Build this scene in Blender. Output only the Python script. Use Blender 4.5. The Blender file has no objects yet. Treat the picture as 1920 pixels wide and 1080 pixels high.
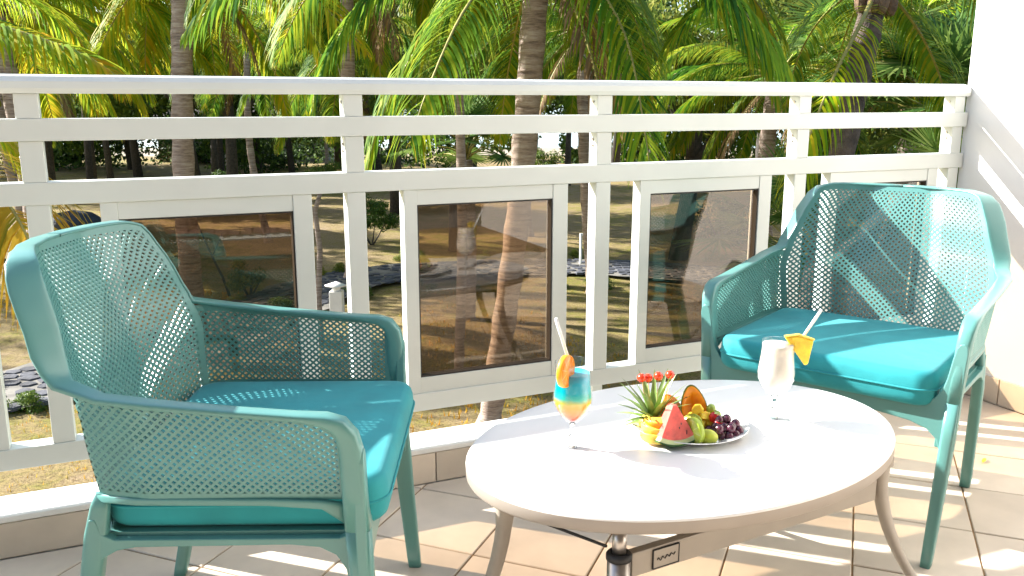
import bpy, bmesh, math, random
from mathutils import Vector, Matrix, Quaternion
R = math.radians
PI = math.pi
random.seed(7)
SC = bpy.context.scene
COL = SC.collection

# ------------------------------------------------------------------ camera
HC = 1.1195
PITCH = R(12.062)
cam_d = bpy.data.cameras.new('camera')
cam = bpy.data.objects.new('camera', cam_d)
COL.objects.link(cam)
cam.location = (0, 0, HC)
cam.rotation_euler = (R(90) - PITCH, 0, 0)
cam_d.sensor_width = 36.0
cam_d.lens = 36.0 * 1638.0 / 1920.0
cam_d.clip_start = 0.05
cam_d.clip_end = 3000
SC.camera = cam

# ------------------------------------------------------------------ sun, sky, exposure
SUN_EL = R(31.0)
SUN_AZ = R(180 - 18.5)          # direction towards the sun, from +X
sunv = Vector((math.cos(SUN_AZ) * math.cos(SUN_EL), math.sin(SUN_AZ) * math.cos(SUN_EL), math.sin(SUN_EL)))
W = bpy.data.worlds.new('World')
SC.world = W
W.use_nodes = True
wn = W.node_tree.nodes
sky = wn.new('ShaderNodeTexSky')
sky.sky_type = 'NISHITA'
sky.sun_disc = False
sky.sun_elevation = SUN_EL
sky.sun_rotation = math.atan2(sunv.x, sunv.y)
sky.air_density = 1.0
sky.dust_density = 1.6
bg = wn['Background']
bg.inputs['Strength'].default_value = 0.095
W.node_tree.links.new(sky.outputs[0], bg.inputs['Color'])
sd = bpy.data.lights.new('sun', 'SUN')
sd.energy = 5.0
sd.angle = R(0.53)
sd.color = (1.0, 0.965, 0.91)
sun = bpy.data.objects.new('sun', sd)
COL.objects.link(sun)
sun.rotation_euler = sunv.to_track_quat('Z', 'Y').to_euler()
sun.location = (-8, 4, 9)
SC.view_settings.view_transform = 'Standard'
SC.view_settings.look = 'None'
SC.view_settings.exposure = 1.85
SC.view_settings.gamma = 1.0
SC.view_settings.use_curve_mapping = False
SC.render.engine = 'CYCLES'
SC.cycles.use_denoising = True
SC.cycles.max_bounces = 10
SC.cycles.transparent_max_bounces = 24
SC.cycles.sample_clamp_indirect = 8
SC.cycles.caustics_refractive = False
SC.cycles.caustics_reflective = False

# ------------------------------------------------------------------ object helpers
def tag(o, label=None, cat=None, group=None, kind=None):
    if label: o['label'] = label
    if cat: o['category'] = cat
    if group: o['group'] = group
    if kind: o['kind'] = kind
    return o

def empty(name, loc=(0, 0, 0), rz=0.0, label=None, cat=None, group=None, parent=None):
    o = bpy.data.objects.new(name, None)
    COL.objects.link(o)
    o.location = loc
    o.rotation_euler = (0, 0, rz)
    o.empty_display_size = 0.1
    if parent: o.parent = parent
    return tag(o, label, cat, group)

def link(name, me, parent=None, loc=(0, 0, 0), rot=(0, 0, 0)):
    o = bpy.data.objects.new(name, me)
    COL.objects.link(o)
    o.location = loc
    o.rotation_euler = rot
    if parent: o.parent = parent
    return o

def copy_tree(o, parent=None):
    c = o.copy()
    COL.objects.link(c)
    if parent: c.parent = parent
    for ch in list(o.children):
        copy_tree(ch, c)
    return c

class MB:
    """collects geometry, then builds one mesh"""
    def __init__(s):
        s.v = []; s.f = []; s.sm = []; s.mi = []
    def add(s, vs, fs, smooth=False, mi=0):
        b = len(s.v)
        s.v.extend([tuple(x) for x in vs])
        for f in fs:
            s.f.append(tuple(i + b for i in f)); s.sm.append(smooth); s.mi.append(mi)
    def box(s, lo, hi, mi=0, M=None):
        x0, y0, z0 = lo; x1, y1, z1 = hi
        vs = [Vector(p) for p in ((x0,y0,z0),(x1,y0,z0),(x1,y1,z0),(x0,y1,z0),(x0,y0,z1),(x1,y0,z1),(x1,y1,z1),(x0,y1,z1))]
        if M: vs = [M @ p for p in vs]
        s.add(vs, [(3,2,1,0),(4,5,6,7),(0,1,5,4),(1,2,6,5),(2,3,7,6),(3,0,4,7)], False, mi)
    def prism(s, poly, axis, a0, a1, mi=0, smooth=False):
        """poly = list of 2D points; axis 0: (y,z) polygon along x, 1: (x,z) along y, 2: (x,y) along z"""
        def P(p, a):
            return {0: (a, p[0], p[1]), 1: (p[0], a, p[1]), 2: (p[0], p[1], a)}[axis]
        n = len(poly)
        vs = [P(p, a0) for p in poly] + [P(p, a1) for p in poly]
        fs = [tuple(range(n)), tuple(range(2 * n - 1, n - 1, -1))]
        for i in range(n):
            fs.append((i, (i + 1) % n, n + (i + 1) % n, n + i))
        s.add(vs, fs, smooth, mi)
    def loft(s, secs, n=12, power=3.0, caps=True, smooth=True, mi=0, closed=False):
        """secs = list of (centre, half-vector A, half-vector B): rounded-rectangle tube"""
        base = len(s.v); m = len(secs)
        for c, A, B in secs:
            c = Vector(c); A = Vector(A); B = Vector(B)
            for k in range(n):
                t = 2 * PI * (k + .5) / n
                ct, st = math.cos(t), math.sin(t)
                e = 2.0 / power
                x = math.copysign(abs(ct) ** e, ct); y = math.copysign(abs(st) ** e, st)
                s.v.append(tuple(c + A * x + B * y))
        rng = m if closed else m - 1
        for i in range(rng):
            for k in range(n):
                a = base + i * n + k; b = base + i * n + (k + 1) % n
                i2 = (i + 1) % m
                c_ = base + i2 * n + (k + 1) % n; d_ = base + i2 * n + k
                s.f.append((a, b, c_, d_)); s.sm.append(smooth); s.mi.append(mi)
        if caps and not closed:
            s.f.append(tuple(base + k for k in range(n - 1, -1, -1))); s.sm.append(False); s.mi.append(mi)
            s.f.append(tuple(base + (m - 1) * n + k for k in range(n))); s.sm.append(False); s.mi.append(mi)
    def tube(s, pts, r, n=8, mi=0, caps=True):
        pts = [Vector(p) for p in pts]
        secs = []
        up = Vector((0, 0, 1))
        prev = None
        for i, p in enumerate(pts):
            t = (pts[min(i + 1, len(pts) - 1)] - pts[max(i - 1, 0)]).normalized()
            if prev is None:
                a = t.cross(up)
                if a.length < 1e-3: a = Vector((1, 0, 0))
            else:
                a = prev - t * prev.dot(t)
            a.normalize(); prev = a
            b = t.cross(a)
            rr = r[i] if isinstance(r, (list, tuple)) else r
            secs.append((p, a * rr, b * rr))
        s.loft(secs, n, 2.0, caps, True, mi)
    def lathe(s, prof, n=32, mi=0, c=(0, 0, 0), caps=False):
        base = len(s.v); m = len(prof)
        for r, z in prof:
            for k in range(n):
                t = 2 * PI * k / n
                s.v.append((c[0] + r * math.cos(t), c[1] + r * math.sin(t), c[2] + z))
        for i in range(m - 1):
            for k in range(n):
                a = base + i * n + k; b = base + i * n + (k + 1) % n
                s.f.append((a, b, b + n, a + n)); s.sm.append(True); s.mi.append(mi)
        if caps:
            s.f.append(tuple(base + k for k in range(n - 1, -1, -1))); s.sm.append(True); s.mi.append(mi)
            s.f.append(tuple(base + (m - 1) * n + k for k in range(n))); s.sm.append(True); s.mi.append(mi)
    def ball(s, c, r, n=12, m=8, mi=0, sc=(1, 1, 1), M=None, jit=0.0):
        base = len(s.v)
        rows = []
        for i in range(m + 1):
            ph = PI * i / m
            row = []
            for k in range(n):
                if i in (0, m) and k > 0:
                    row.append(row[0]); continue
                t = 2 * PI * k / n
                rr = r * (1 + random.uniform(-jit, jit))
                p = Vector((rr * math.sin(ph) * math.cos(t) * sc[0], rr * math.sin(ph) * math.sin(t) * sc[1], rr * math.cos(ph) * sc[2]))
                if M: p = M @ p
                row.append(len(s.v)); s.v.append(tuple(p + Vector(c)))
            rows.append(row)
        for i in range(m):
            for k in range(n):
                a, b = rows[i][k], rows[i][(k + 1) % n]
                c_, d_ = rows[i + 1][(k + 1) % n], rows[i + 1][k]
                if i == 0: s.f.append((a, d_, c_))
                elif i == m - 1: s.f.append((a, d_, b))
                else: s.f.append((a, d_, c_, b))
                s.sm.append(True); s.mi.append(mi)
    def mesh(s, name, mats):
        me = bpy.data.meshes.new(name)
        me.from_pydata(s.v, [], s.f)
        if not isinstance(mats, (list, tuple)): mats = [mats]
        for m in mats: me.materials.append(m)
        me.polygons.foreach_set('use_smooth', s.sm)
        me.polygons.foreach_set('material_index', s.mi)
        me.update()
        return me
    def build(s, name, mats, parent=None, loc=(0, 0, 0), rot=(0, 0, 0), bevel=0.0, fixn=False):
        me = s.mesh(name, mats)
        if fixn:
            bm = bmesh.new(); bm.from_mesh(me)
            bmesh.ops.recalc_face_normals(bm, faces=bm.faces)
            bm.to_mesh(me); bm.free()
        o = link(name, me, parent, loc, rot)
        if bevel:
            b = o.modifiers.new('bevel', 'BEVEL')
            b.width = bevel; b.segments = 2; b.limit_method = 'ANGLE'; b.angle_limit = R(40)
        return o

# ------------------------------------------------------------------ materials
def mat(name):
    m = bpy.data.materials.new(name)
    m.use_nodes = True
    nt = m.node_tree
    return m, nt, nt.nodes, nt.links, nt.nodes['Principled BSDF']

def ramp(N, stops):
    r = N.new('ShaderNodeValToRGB')
    e = r.color_ramp.elements
    while len(e) < len(stops): e.new(0.5)
    for el, (p, c) in zip(e, stops):
        el.position = p; el.color = (c[0], c[1], c[2], 1)
    return r

def noise(N, L, scale, detail=4, rough=.55, coord='Object', vec=None, stretch=None):
    n = N.new('ShaderNodeTexNoise')
    n.inputs['Scale'].default_value = scale
    n.inputs['Detail'].default_value = detail
    n.inputs['Roughness'].default_value = rough
    tc = N.new('ShaderNodeTexCoord')
    src = tc.outputs[coord]
    if stretch:
        mp = N.new('ShaderNodeMapping')
        mp.inputs['Scale'].default_value = stretch
        L.new(src, mp.inputs['Vector']); src = mp.outputs[0]
    L.new(src, n.inputs['Vector'])
    return n

def mixc(N, L, fac, a, b, blend='MIX'):
    m = N.new('ShaderNodeMix')
    m.data_type = 'RGBA'; m.blend_type = blend
    for sock, val in ((m.inputs[0], fac), (m.inputs[6], a), (m.inputs[7], b)):
        if hasattr(val, 'is_output') or hasattr(val, 'links'): L.new(val, sock)
        elif isinstance(val, (int, float)): sock.default_value = val
        else: sock.default_value = (val[0], val[1], val[2], 1)
    return m.outputs[2]

def bump(N, L, P, h, strength=.3, dist=.01):
    b = N.new('ShaderNodeBump')
    b.inputs['Strength'].default_value = strength
    b.inputs['Distance'].default_value = dist
    L.new(h, b.inputs['Height'])
    L.new(b.outputs[0], P.inputs['Normal'])

def simple(name, col, rough=.5, var=.12, scale=20, bmp=0.1, bdist=.002, spec=.5, sss=0, sub=None, metal=0, coat=0, rnd=0.0):
    m, nt, N, L, P = mat(name)
    P.inputs['Roughness'].default_value = rough
    P.inputs['Specular IOR Level'].default_value = spec
    P.inputs['Metallic'].default_value = metal
    if coat: P.inputs['Coat Weight'].default_value = coat
    n = noise(N, L, scale)
    dark = [c * (1 - var) for c in col]; lite = [min(1, c * (1 + var)) for c in col]
    r = ramp(N, [(.3, dark), (.7, lite)])
    L.new(n.outputs[0], r.inputs[0])
    out = r.outputs[0]
    if rnd:
        oi = N.new('ShaderNodeObjectInfo')
        hs = N.new('ShaderNodeHueSaturation')
        mr = N.new('ShaderNodeMapRange')
        mr.inputs[3].default_value = 1 - rnd; mr.inputs[4].default_value = 1 + rnd
        L.new(oi.outputs['Random'], mr.inputs[0]); L.new(mr.outputs[0], hs.inputs['Value'])
        L.new(out, hs.inputs['Color']); out = hs.outputs[0]
    L.new(out, P.inputs['Base Color'])
    if bmp:
        n2 = noise(N, L, scale * 6, 3)
        bump(N, L, P, n2.outputs[0], bmp, bdist)
    if sss:
        P.inputs['Subsurface Weight'].default_value = sss
        P.inputs['Subsurface Radius'].default_value = sub or (.01, .005, .003)
        P.inputs['Subsurface Scale'].default_value = 1.0
    return m

M = {}
M['white'] = simple('white_paint', (.62, .65, .615), .38, .05, 3, .06, .001)
M['wall'] = simple('wall_render', (.78, .77, .75), .8, .04, 1.2, .25, .003)
M['facade'] = simple('shade_toned_facade', (.17, .155, .14), .85, .08, 1.5, .25, .003)  # dimness under the ceiling is put into the colour of a white facade
M['kerb_white'] = simple('kerb_white_paint', (.80, .79, .75), .6, .06, 5, .2, .002)
M['tile'] = simple('terracotta_cream_tile', (.62, .53, .43), .42, .14, 4, .12, .001, rnd=.09)
M['grout'] = simple('sandy_grout', (.27, .17, .085), .9, .25, 30, .4, .002)
M['plastic'] = simple('seagreen_resin', (.098, .262, .242), .30, .05, 8, .15, .0006, .55)
M['cushion'] = simple('turquoise_fabric', (.014, .27, .30), .75, .12, 9, .0, .001, .4)
def weave(m):
    nt = m.node_tree; N = nt.nodes; L = nt.links; P = N['Principled BSDF']
    a = noise(N, L, 900, 2, .5, stretch=(1, .25, 1))
    b = noise(N, L, 7, 3, .5)
    mm = N.new('ShaderNodeMath'); mm.operation = 'MULTIPLY_ADD'; mm.inputs[1].default_value = .06
    L.new(a.outputs[0], mm.inputs[0]); L.new(b.outputs[0], mm.inputs[2])
    bump(N, L, P, mm.outputs[0], .35, .012)
    P.inputs['Sheen Weight'].default_value = .1
weave(M['cushion'])
M['table'] = simple('white_laminate', (.80, .80, .78), .33, .015, 4, .04, .0005)
M['table_leg'] = simple('taupe_enamel', (.33, .295, .25), .38, .08, 10, .05, .0005)
M['edge'] = simple('shade_toned_rim', (.34, .30, .26), .4, .05, 10, .05, .0005)  # white table's rim: its shade and floor reflection are put into this taupe
M['steel'] = simple('brushed_steel', (.42, .39, .36), .32, .12, 12, .1, .0005, metal=.9)
M['rubber'] = simple('black_rubber', (.012, .012, .012), .6, .2, 20, .1)
M['china'] = simple('white_china', (.80, .80, .77), .12, .01, 5, 0, coat=.5)
M['gasket'] = simple('black_gasket', (.02, .016, .013), .6, .1, 20, 0)
M['straw'] = simple('white_straw', (.80, .77, .74), .35, .03, 30, 0)

def glass_mat(name, tint, ior, rough=0.0):
    m, nt, N, L, P = mat(name)
    N.remove(P)
    t = N.new('ShaderNodeBsdfTransparent'); t.inputs[0].default_value = (*tint, 1)
    g = N.new('ShaderNodeBsdfGlossy'); g.inputs['Roughness'].default_value = rough
    g.inputs['Color'].default_value = (1, 1, 1, 1)
    f = N.new('ShaderNodeFresnel')
    ge = N.new('ShaderNodeNewGeometry'); mr = N.new('ShaderNodeMapRange')   # same reflectance on both faces of the thin sheet
    mr.inputs[3].default_value = ior; mr.inputs[4].default_value = 1 / ior
    L.new(ge.outputs['Backfacing'], mr.inputs[0]); L.new(mr.outputs[0], f.inputs[0])
    mx = N.new('ShaderNodeMixShader')
    L.new(f.outputs[0], mx.inputs[0]); L.new(t.outputs[0], mx.inputs[1]); L.new(g.outputs[0], mx.inputs[2])
    L.new(mx.outputs[0], N['Material Output'].inputs[0])
    return m
M['bronze_glass'] = glass_mat('bronze_tinted_glass', (.65, .565, .47), 1.58)
M['drink_glass'] = glass_mat('clear_glass', (.97, .975, .975), 1.32)
def real_glass():
    m, nt, N, L, P = mat('solid_glass')
    P.inputs['Base Color'].default_value = (.97, .98, .98, 1)
    P.inputs['Transmission Weight'].default_value = 1
    P.inputs['Roughness'].default_value = .0
    P.inputs['IOR'].default_value = 1.5
    return m
M['solid_glass'] = real_glass()

def layered_drink():
    m, nt, N, L, P = mat('layered_cocktail')
    tc = N.new('ShaderNodeTexCoord'); sp = N.new('ShaderNodeSeparateXYZ')
    L.new(tc.outputs['Object'], sp.inputs[0])
    nz = noise(N, L, 60, 3)
    ma = N.new('ShaderNodeMath'); ma.operation = 'MULTIPLY_ADD'; ma.inputs[1].default_value = .008
    L.new(nz.outputs[0], ma.inputs[0]); L.new(sp.outputs[2], ma.inputs[2])
    mr = N.new('ShaderNodeMapRange'); mr.inputs[1].default_value = .052; mr.inputs[2].default_value = .162
    L.new(ma.outputs[0], mr.inputs[0])
    r = ramp(N, [(0, (.60, .012, .03)), (.13, (.72, .03, .015)), (.26, (.80, .15, .004)), (.45, (.86, .34, .003)), (.52, (.55, .50, .08)), (.59, (.04, .50, .38)), (.72, (.0, .38, .46)), (.95, (.0, .36, .50))])
    L.new(mr.outputs[0], r.inputs[0]); L.new(r.outputs[0], P.inputs['Base Color'])
    P.inputs['Roughness'].default_value = .15
    P.inputs['Subsurface Weight'].default_value = .0
    P.inputs['Subsurface Radius'].default_value = (.03, .03, .03)
    P.inputs['Subsurface Scale'].default_value = .5
    return m
M['layered'] = layered_drink()
M['milk'] = simple('coconut_cocktail', (.80, .73, .64), .4, .06, 40, 0, sss=.5, sub=(.02, .02, .015))

def citrus(name, flesh, rim, rr):
    """disc lying in local XY: segments by angle"""
    m, nt, N, L, P = mat(name)
    tc = N.new('ShaderNodeTexCoord'); sp = N.new('ShaderNodeSeparateXYZ')
    L.new(tc.outputs['Object'], sp.inputs[0])
    at = N.new('ShaderNodeMath'); at.operation = 'ARCTAN2'
    L.new(sp.outputs[1], at.inputs[0]); L.new(sp.outputs[0], at.inputs[1])
    ml = N.new('ShaderNodeMath'); ml.operation = 'MULTIPLY'; ml.inputs[1].default_value = 4.5
    L.new(at.outputs[0], ml.inputs[0])
    sn = N.new('ShaderNodeMath'); sn.operation = 'SINE'; L.new(ml.outputs[0], sn.inputs[0])
    ab = N.new('ShaderNodeMath'); ab.operation = 'ABSOLUTE'; L.new(sn.outputs[0], ab.inputs[0])
    r = ramp(N, [(.05, rim), (.25, flesh)])
    L.new(ab.outputs[0], r.inputs[0])
    nz = noise(N, L, 300, 2)
    c = mixc(N, L, nz.outputs[0], r.outputs[0], [x * .75 for x in flesh])
    L.new(c, P.inputs['Base Color'])
    P.inputs['Roughness'].default_value = .25
    P.inputs['Subsurface Weight'].default_value = .4
    P.inputs['Subsurface Radius'].default_value = (.02, .01, .003)
    return m
M['orange_flesh'] = citrus('orange_flesh', (.85, .26, .008), (.85, .58, .22), .03)
M['lime_flesh'] = citrus('lime_flesh', (.50, .56, .06), (.70, .74, .35), .02)
M['orange_peel'] = simple('orange_peel', (.85, .30, .01), .4, .1, 60, .2)
M['green_skin'] = simple('green_fruit_skin', (.32, .42, .03), .35, .15, 40, .1)
M['kiwi_skin'] = simple('yellow_green_fruit', (.48, .54, .05), .4, .15, 50, .1, sss=.2)
M['melon_skin'] = simple('watermelon_rind', (.03, .10, .02), .35, .3, 30, .1)
M['melon_white'] = simple('watermelon_pith', (.62, .68, .34), .5, .1, 30, .1, sss=.3)
M['melon_flesh'] = simple('watermelon_flesh', (.80, .15, .12), .35, .25, 45, .5, .002, sss=.35, sub=(.02, .006, .004))
M['seed'] = simple('dark_seed', (.03, .015, .01), .3, .1, 30, 0)
M['papaya_flesh'] = simple('papaya_flesh', (.85, .30, .01), .35, .12, 30, .2, sss=.3, sub=(.02, .01, .003))
M['papaya_skin'] = simple('papaya_skin', (.11, .14, .02), .45, .3, 25, .2)
M['pine'] = simple('pineapple_flesh', (.88, .60, .04), .35, .18, 60, .6, .002, sss=.35, sub=(.02, .012, .003))
M['yellow_melon'] = simple('yellow_melon_flesh', (.88, .46, .06), .4, .15, 40, .3, .001, sss=.3, sub=(.02, .012, .004))
M['yellow_rind'] = simple('yellow_melon_rind', (.72, .52, .07), .45, .2, 30, .2)
M['grape'] = simple('dark_grape', (.085, .022, .04), .22, .5, 30, .05, spec=.6, rnd=.3)
M['green_grape'] = simple('green_grape', (.32, .46, .08), .22, .15, 30, .05, sss=.3)
M['cherry'] = simple('red_cherry', (.72, .045, .012), .18, .2, 30, .05, rnd=.1, coat=.3)
M['strawb'] = simple('strawberry_red', (.62, .02, .02), .35, .2, 60, .4, .001)
M['crown_leaf'] = simple('pineapple_leaf', (.20, .31, .07), .42, .35, 30, .2, rnd=.45)
M['passion'] = simple('passionfruit_skin', (.055, .03, .03), .4, .4, 30, .2)
M['stick'] = simple('wooden_pick', (.55, .40, .20), .7, .1, 60, .1)

# foliage
def leaf_mat(name, cols, transl=.45, rough=.62, rnd=.25, attr=True):
    m, nt, N, L, P = mat(name)
    src = None
    if attr:
        a = N.new('ShaderNodeAttribute'); a.attribute_name = 'vary'; src = a.outputs['Fac']
    oi = N.new('ShaderNodeObjectInfo')
    add = N.new('ShaderNodeMath'); add.operation = 'MULTIPLY_ADD'; add.inputs[1].default_value = rnd
    L.new(oi.outputs['Random'], add.inputs[0])
    if src: L.new(src, add.inputs[2])
    st = [(i / (len(cols) - 1), c) for i, c in enumerate(cols)]
    r = ramp(N, st)
    L.new(add.outputs[0], r.inputs[0])
    L.new(r.outputs[0], P.inputs['Base Color'])
    P.inputs['Roughness'].default_value = max(.55, rough)
    P.inputs['Specular IOR Level'].default_value = .15
    t = N.new('ShaderNodeBsdfTranslucent')
    tcol = mixc(N, L, 1.0, r.outputs[0], (1.0, .95, .5), 'MULTIPLY')
    gm = N.new('ShaderNodeBrightContrast'); gm.inputs['Bright'].default_value = .03
    L.new(tcol, gm.inputs[0]); L.new(gm.outputs[0], t.inputs[0])
    mx = N.new('ShaderNodeMixShader'); mx.inputs[0].default_value = transl
    L.new(P.outputs[0], mx.inputs[1]); L.new(t.outputs[0], mx.inputs[2])
    L.new(mx.outputs[0], N['Material Output'].inputs[0])
    return m
GREEN = [(.014, .08, .010), (.06, .19, .008), (.17, .31, .010), (.33, .39, .012), (.46, .38, .02)]
YELL = [(.05, .19, .008), (.17, .33, .006), (.34, .43, .006), (.54, .47, .008), (.62, .38, .012)]
GOLD = [(.20, .22, .02), (.38, .30, .02), (.52, .33, .02), (.55, .28, .025), (.50, .24, .05)]
M['frond_green'] = leaf_mat('palm_leaf_green', GREEN, .42, .38, .25)
M['frond_yellow'] = leaf_mat('palm_leaf_yellow', YELL, .45, .42, .25)
M['frond_gold'] = leaf_mat('palm_leaf_gold', GOLD, .45, .45, .2)
M['fan_green'] = leaf_mat('fan_palm_leaf', [(.03, .09, .02), (.07, .16, .03), (.15, .25, .05), (.32, .36, .12)], .4, .35, .3)
M['tree_leaf'] = leaf_mat('broad_leaf', [(.02, .06, .012), (.05, .11, .016), (.10, .17, .02), (.18, .23, .03)], .3, .5, .35)
M['tree_leaf_bright'] = leaf_mat('bright_broad_leaf', [(.05, .09, .015), (.10, .15, .02), (.22, .24, .03), (.36, .32, .04)], .4, .5, .3)
M['dry_leaf'] = leaf_mat('dry_palm_leaf', [(.12, .08, .04), (.22, .14, .07), (.34, .22, .11)], .25, .7, .3)
M['rachis'] = simple('palm_rachis', (.30, .26, .06), .5, .25, 6, .2)
M['boot'] = simple('dry_leaf_base', (.16, .10, .06), .85, .45, 12, .8, .02)

def bark():
    m, nt, N, L, P = mat('palm_bark')
    a = noise(N, L, 5, 6, .75, stretch=(.6, .6, 5))
    b = noise(N, L, 3, 3, .6)
    r = ramp(N, [(.34, (.10, .07, .055)), (.46, (.34, .25, .20)), (.62, (.60, .50, .42))])
    L.new(a.outputs[0], r.inputs[0])
    c = mixc(N, L, b.outputs[0], r.outputs[0], mixc(N, L, .7, r.outputs[0], (.22, .17, .14)))
    L.new(c, P.inputs['Base Color'])
    P.inputs['Roughness'].default_value = .9
    bump(N, L, P, a.outputs[0], .9, .03)
    return m
M['bark'] = bark()
M['dark_ring'] = simple('dark_ringed_bark', (.10, .075, .06), .9, .6, 7, .9, .03)
M['dark_bark'] = simple('dark_bark', (.065, .055, .045), .9, .4, 12, .8, .02)

def ground_mat():
    m, nt, N, L, P = mat('sandy_lawn')
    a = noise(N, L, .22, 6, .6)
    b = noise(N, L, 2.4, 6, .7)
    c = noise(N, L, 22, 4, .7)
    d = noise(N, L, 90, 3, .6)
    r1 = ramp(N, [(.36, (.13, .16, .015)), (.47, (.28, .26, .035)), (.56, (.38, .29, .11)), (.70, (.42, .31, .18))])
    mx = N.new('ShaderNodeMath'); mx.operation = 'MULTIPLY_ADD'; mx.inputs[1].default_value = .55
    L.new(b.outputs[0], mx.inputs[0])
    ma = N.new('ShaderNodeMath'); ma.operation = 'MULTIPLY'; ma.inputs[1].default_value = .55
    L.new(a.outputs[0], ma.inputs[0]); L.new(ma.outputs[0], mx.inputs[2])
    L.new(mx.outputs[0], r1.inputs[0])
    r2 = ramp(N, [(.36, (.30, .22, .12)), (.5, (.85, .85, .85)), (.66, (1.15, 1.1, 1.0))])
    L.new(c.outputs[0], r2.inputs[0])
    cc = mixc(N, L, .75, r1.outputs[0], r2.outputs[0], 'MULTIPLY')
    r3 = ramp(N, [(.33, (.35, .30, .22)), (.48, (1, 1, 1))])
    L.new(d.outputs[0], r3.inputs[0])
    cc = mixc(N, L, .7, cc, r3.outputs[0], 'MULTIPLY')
    L.new(cc, P.inputs['Base Color'])
    P.inputs['Roughness'].default_value = .95
    s = N.new('ShaderNodeMath'); s.operation = 'ADD'
    L.new(c.outputs[0], s.inputs[0]); L.new(d.outputs[0], s.inputs[1])
    bump(N, L, P, s.outputs[0], .9, .06)
    return m
M['ground'] = ground_mat()
M['stone'] = simple('dark_paving_stone', (.06, .064, .08), .75, .6, 3, .6, .02)
M['mortar'] = simple('pale_mortar', (.17, .16, .14), .9, .35, 3, .6, .01)
M['boulder'] = simple('blue_grey_boulder', (.03, .036, .05), .8, .5, 2, .8, .05)
M['sea'] = simple('lagoon_water', (.35, .48, .55), .15, .15, .2, .3, .05)
M['sand'] = simple('beach_sand', (.30, .25, .18), .95, .25, 2, .3, .02)
M['house'] = simple('far_house_wall', (.22, .20, .18), .85, .2, 2, .2)
M['roof'] = simple('far_house_roof', (.10, .085, .075), .8, .3, 5, .4)
M['dark_glass'] = simple('dark_window', (.03, .035, .04), .1, .1, 3, 0)
M['curtain'] = simple('pink_curtain', (.20, .12, .10), .9, .15, 4, .4, .01)

# ------------------------------------------------------------------ balcony frame: d along the railing, n outwards
AZ = R(23.577)
Dv = Vector((math.cos(AZ), math.sin(AZ), 0)); Nv = Vector((-math.sin(AZ), math.cos(AZ), 0))
def BF(d, n, z=0.0):
    return Dv * d + Nv * n + Vector((0, 0, z))
G = -3.2
KF, KB, KH = 2.336, 2.462, .112
WALL = 2.935

# ------------------------------------------------------------------ terrain
def sheet(x0, x1, y0, y1, nx, ny, z, amp):
    mb = MB()
    vs = []
    for j in range(ny + 1):
        for i in range(nx + 1):
            x = x0 + (x1 - x0) * i / nx; y = y0 + (y1 - y0) * j / ny
            h = amp * (math.sin(x * .43 + 1) * math.cos(y * .31) + .5 * math.sin(x * .9 + y * .7))
            vs.append((x, y, z + h))
    fs = [(j * (nx + 1) + i, j * (nx + 1) + i + 1, (j + 1) * (nx + 1) + i + 1, (j + 1) * (nx + 1) + i) for j in range(ny) for i in range(nx)]
    mb.add(vs, fs, True)
    return mb
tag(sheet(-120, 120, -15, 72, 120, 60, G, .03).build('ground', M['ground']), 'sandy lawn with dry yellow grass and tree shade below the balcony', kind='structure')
tag(sheet(-160, 160, 71, 84, 60, 6, G - .02, .05).build('beach', M['sand']), 'pale sand strip between the palms and the lagoon', kind='structure')
b = MB(); b.add([(-1500, 82, G - .25), (1500, 82, G - .25), (1500, 2500, G - .25), (-1500, 2500, G - .25)], [(0, 1, 2, 3)])
tag(b.build('sea', M['sea']), 'pale blue lagoon glimpsed between far trunks', kind='structure')

# crazy paving bed: mortar ribbon + loose dark stones
def strip(path, width, name, label):
    mb = MB()
    n = len(path)
    vs = []
    for i, (x, y) in enumerate(path):
        a = Vector(path[min(i + 1, n - 1)]) - Vector(path[max(i - 1, 0)])
        t = Vector((-a.y, a.x)).normalized() * width * .5 * random.uniform(.85, 1.15)
        vs += [(x - t.x, y - t.y, G + .10), (x + t.x, y + t.y, G + .10)]
    mb.add(vs, [(2 * i, 2 * i + 2, 2 * i + 3, 2 * i + 1) for i in range(n - 1)], True)
    return tag(mb.build(name, M['mortar']), label, kind='structure')
path1 = [(-16, 7.5), (-11, 10.2), (-8, 12), (-6.2, 14.5), (-5.0, 18.2), (-3.6, 21.2), (-.5, 22.3), (2.5, 22.4), (6, 21), (10, 20), (16, 20.5)]
def smooth_path(p, k=5):
    out = []
    n = len(p)
    for i in range(n - 1):
        p0 = Vector(p[max(i - 1, 0)]); p1 = Vector(p[i]); p2 = Vector(p[i + 1]); p3 = Vector(p[min(i + 2, n - 1)])
        for s in range(k):
            t = s / k
            q = .5 * ((2 * p1) + (-p0 + p2) * t + (2 * p0 - 5 * p1 + 4 * p2 - p3) * t * t + (-p0 + 3 * p1 - 3 * p2 + p3) * t ** 3)
            out.append(tuple(q))
    out.append(tuple(p[-1]))
    return out
sp1 = smooth_path(path1)
strip(sp1, 2.3, 'paving_bed', 'pale mortar bed of the winding crazy-paved path')
mb = MB()
def stone_blob(mb, x, y, z, r, h, k=6):
    a0 = random.uniform(0, 6)
    ring = []
    for i in range(k):
        t = a0 + 2 * PI * i / k + random.uniform(-.25, .25)
        rr = r * random.uniform(.85, 1.12)
        ring.append((rr * math.cos(t) * 1.08, rr * math.sin(t)))
    vs = [(x + px, y + py, z - .03) for px, py in ring] + [(x + px * .88, y + py * .88, z + h * random.uniform(.7, 1.2)) for px, py in ring]
    fs = [tuple(range(k, 2 * k))] + [(i, (i + 1) % k, k + (i + 1) % k, k + i) for i in range(k)]
    mb.add(vs, fs, False)
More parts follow.
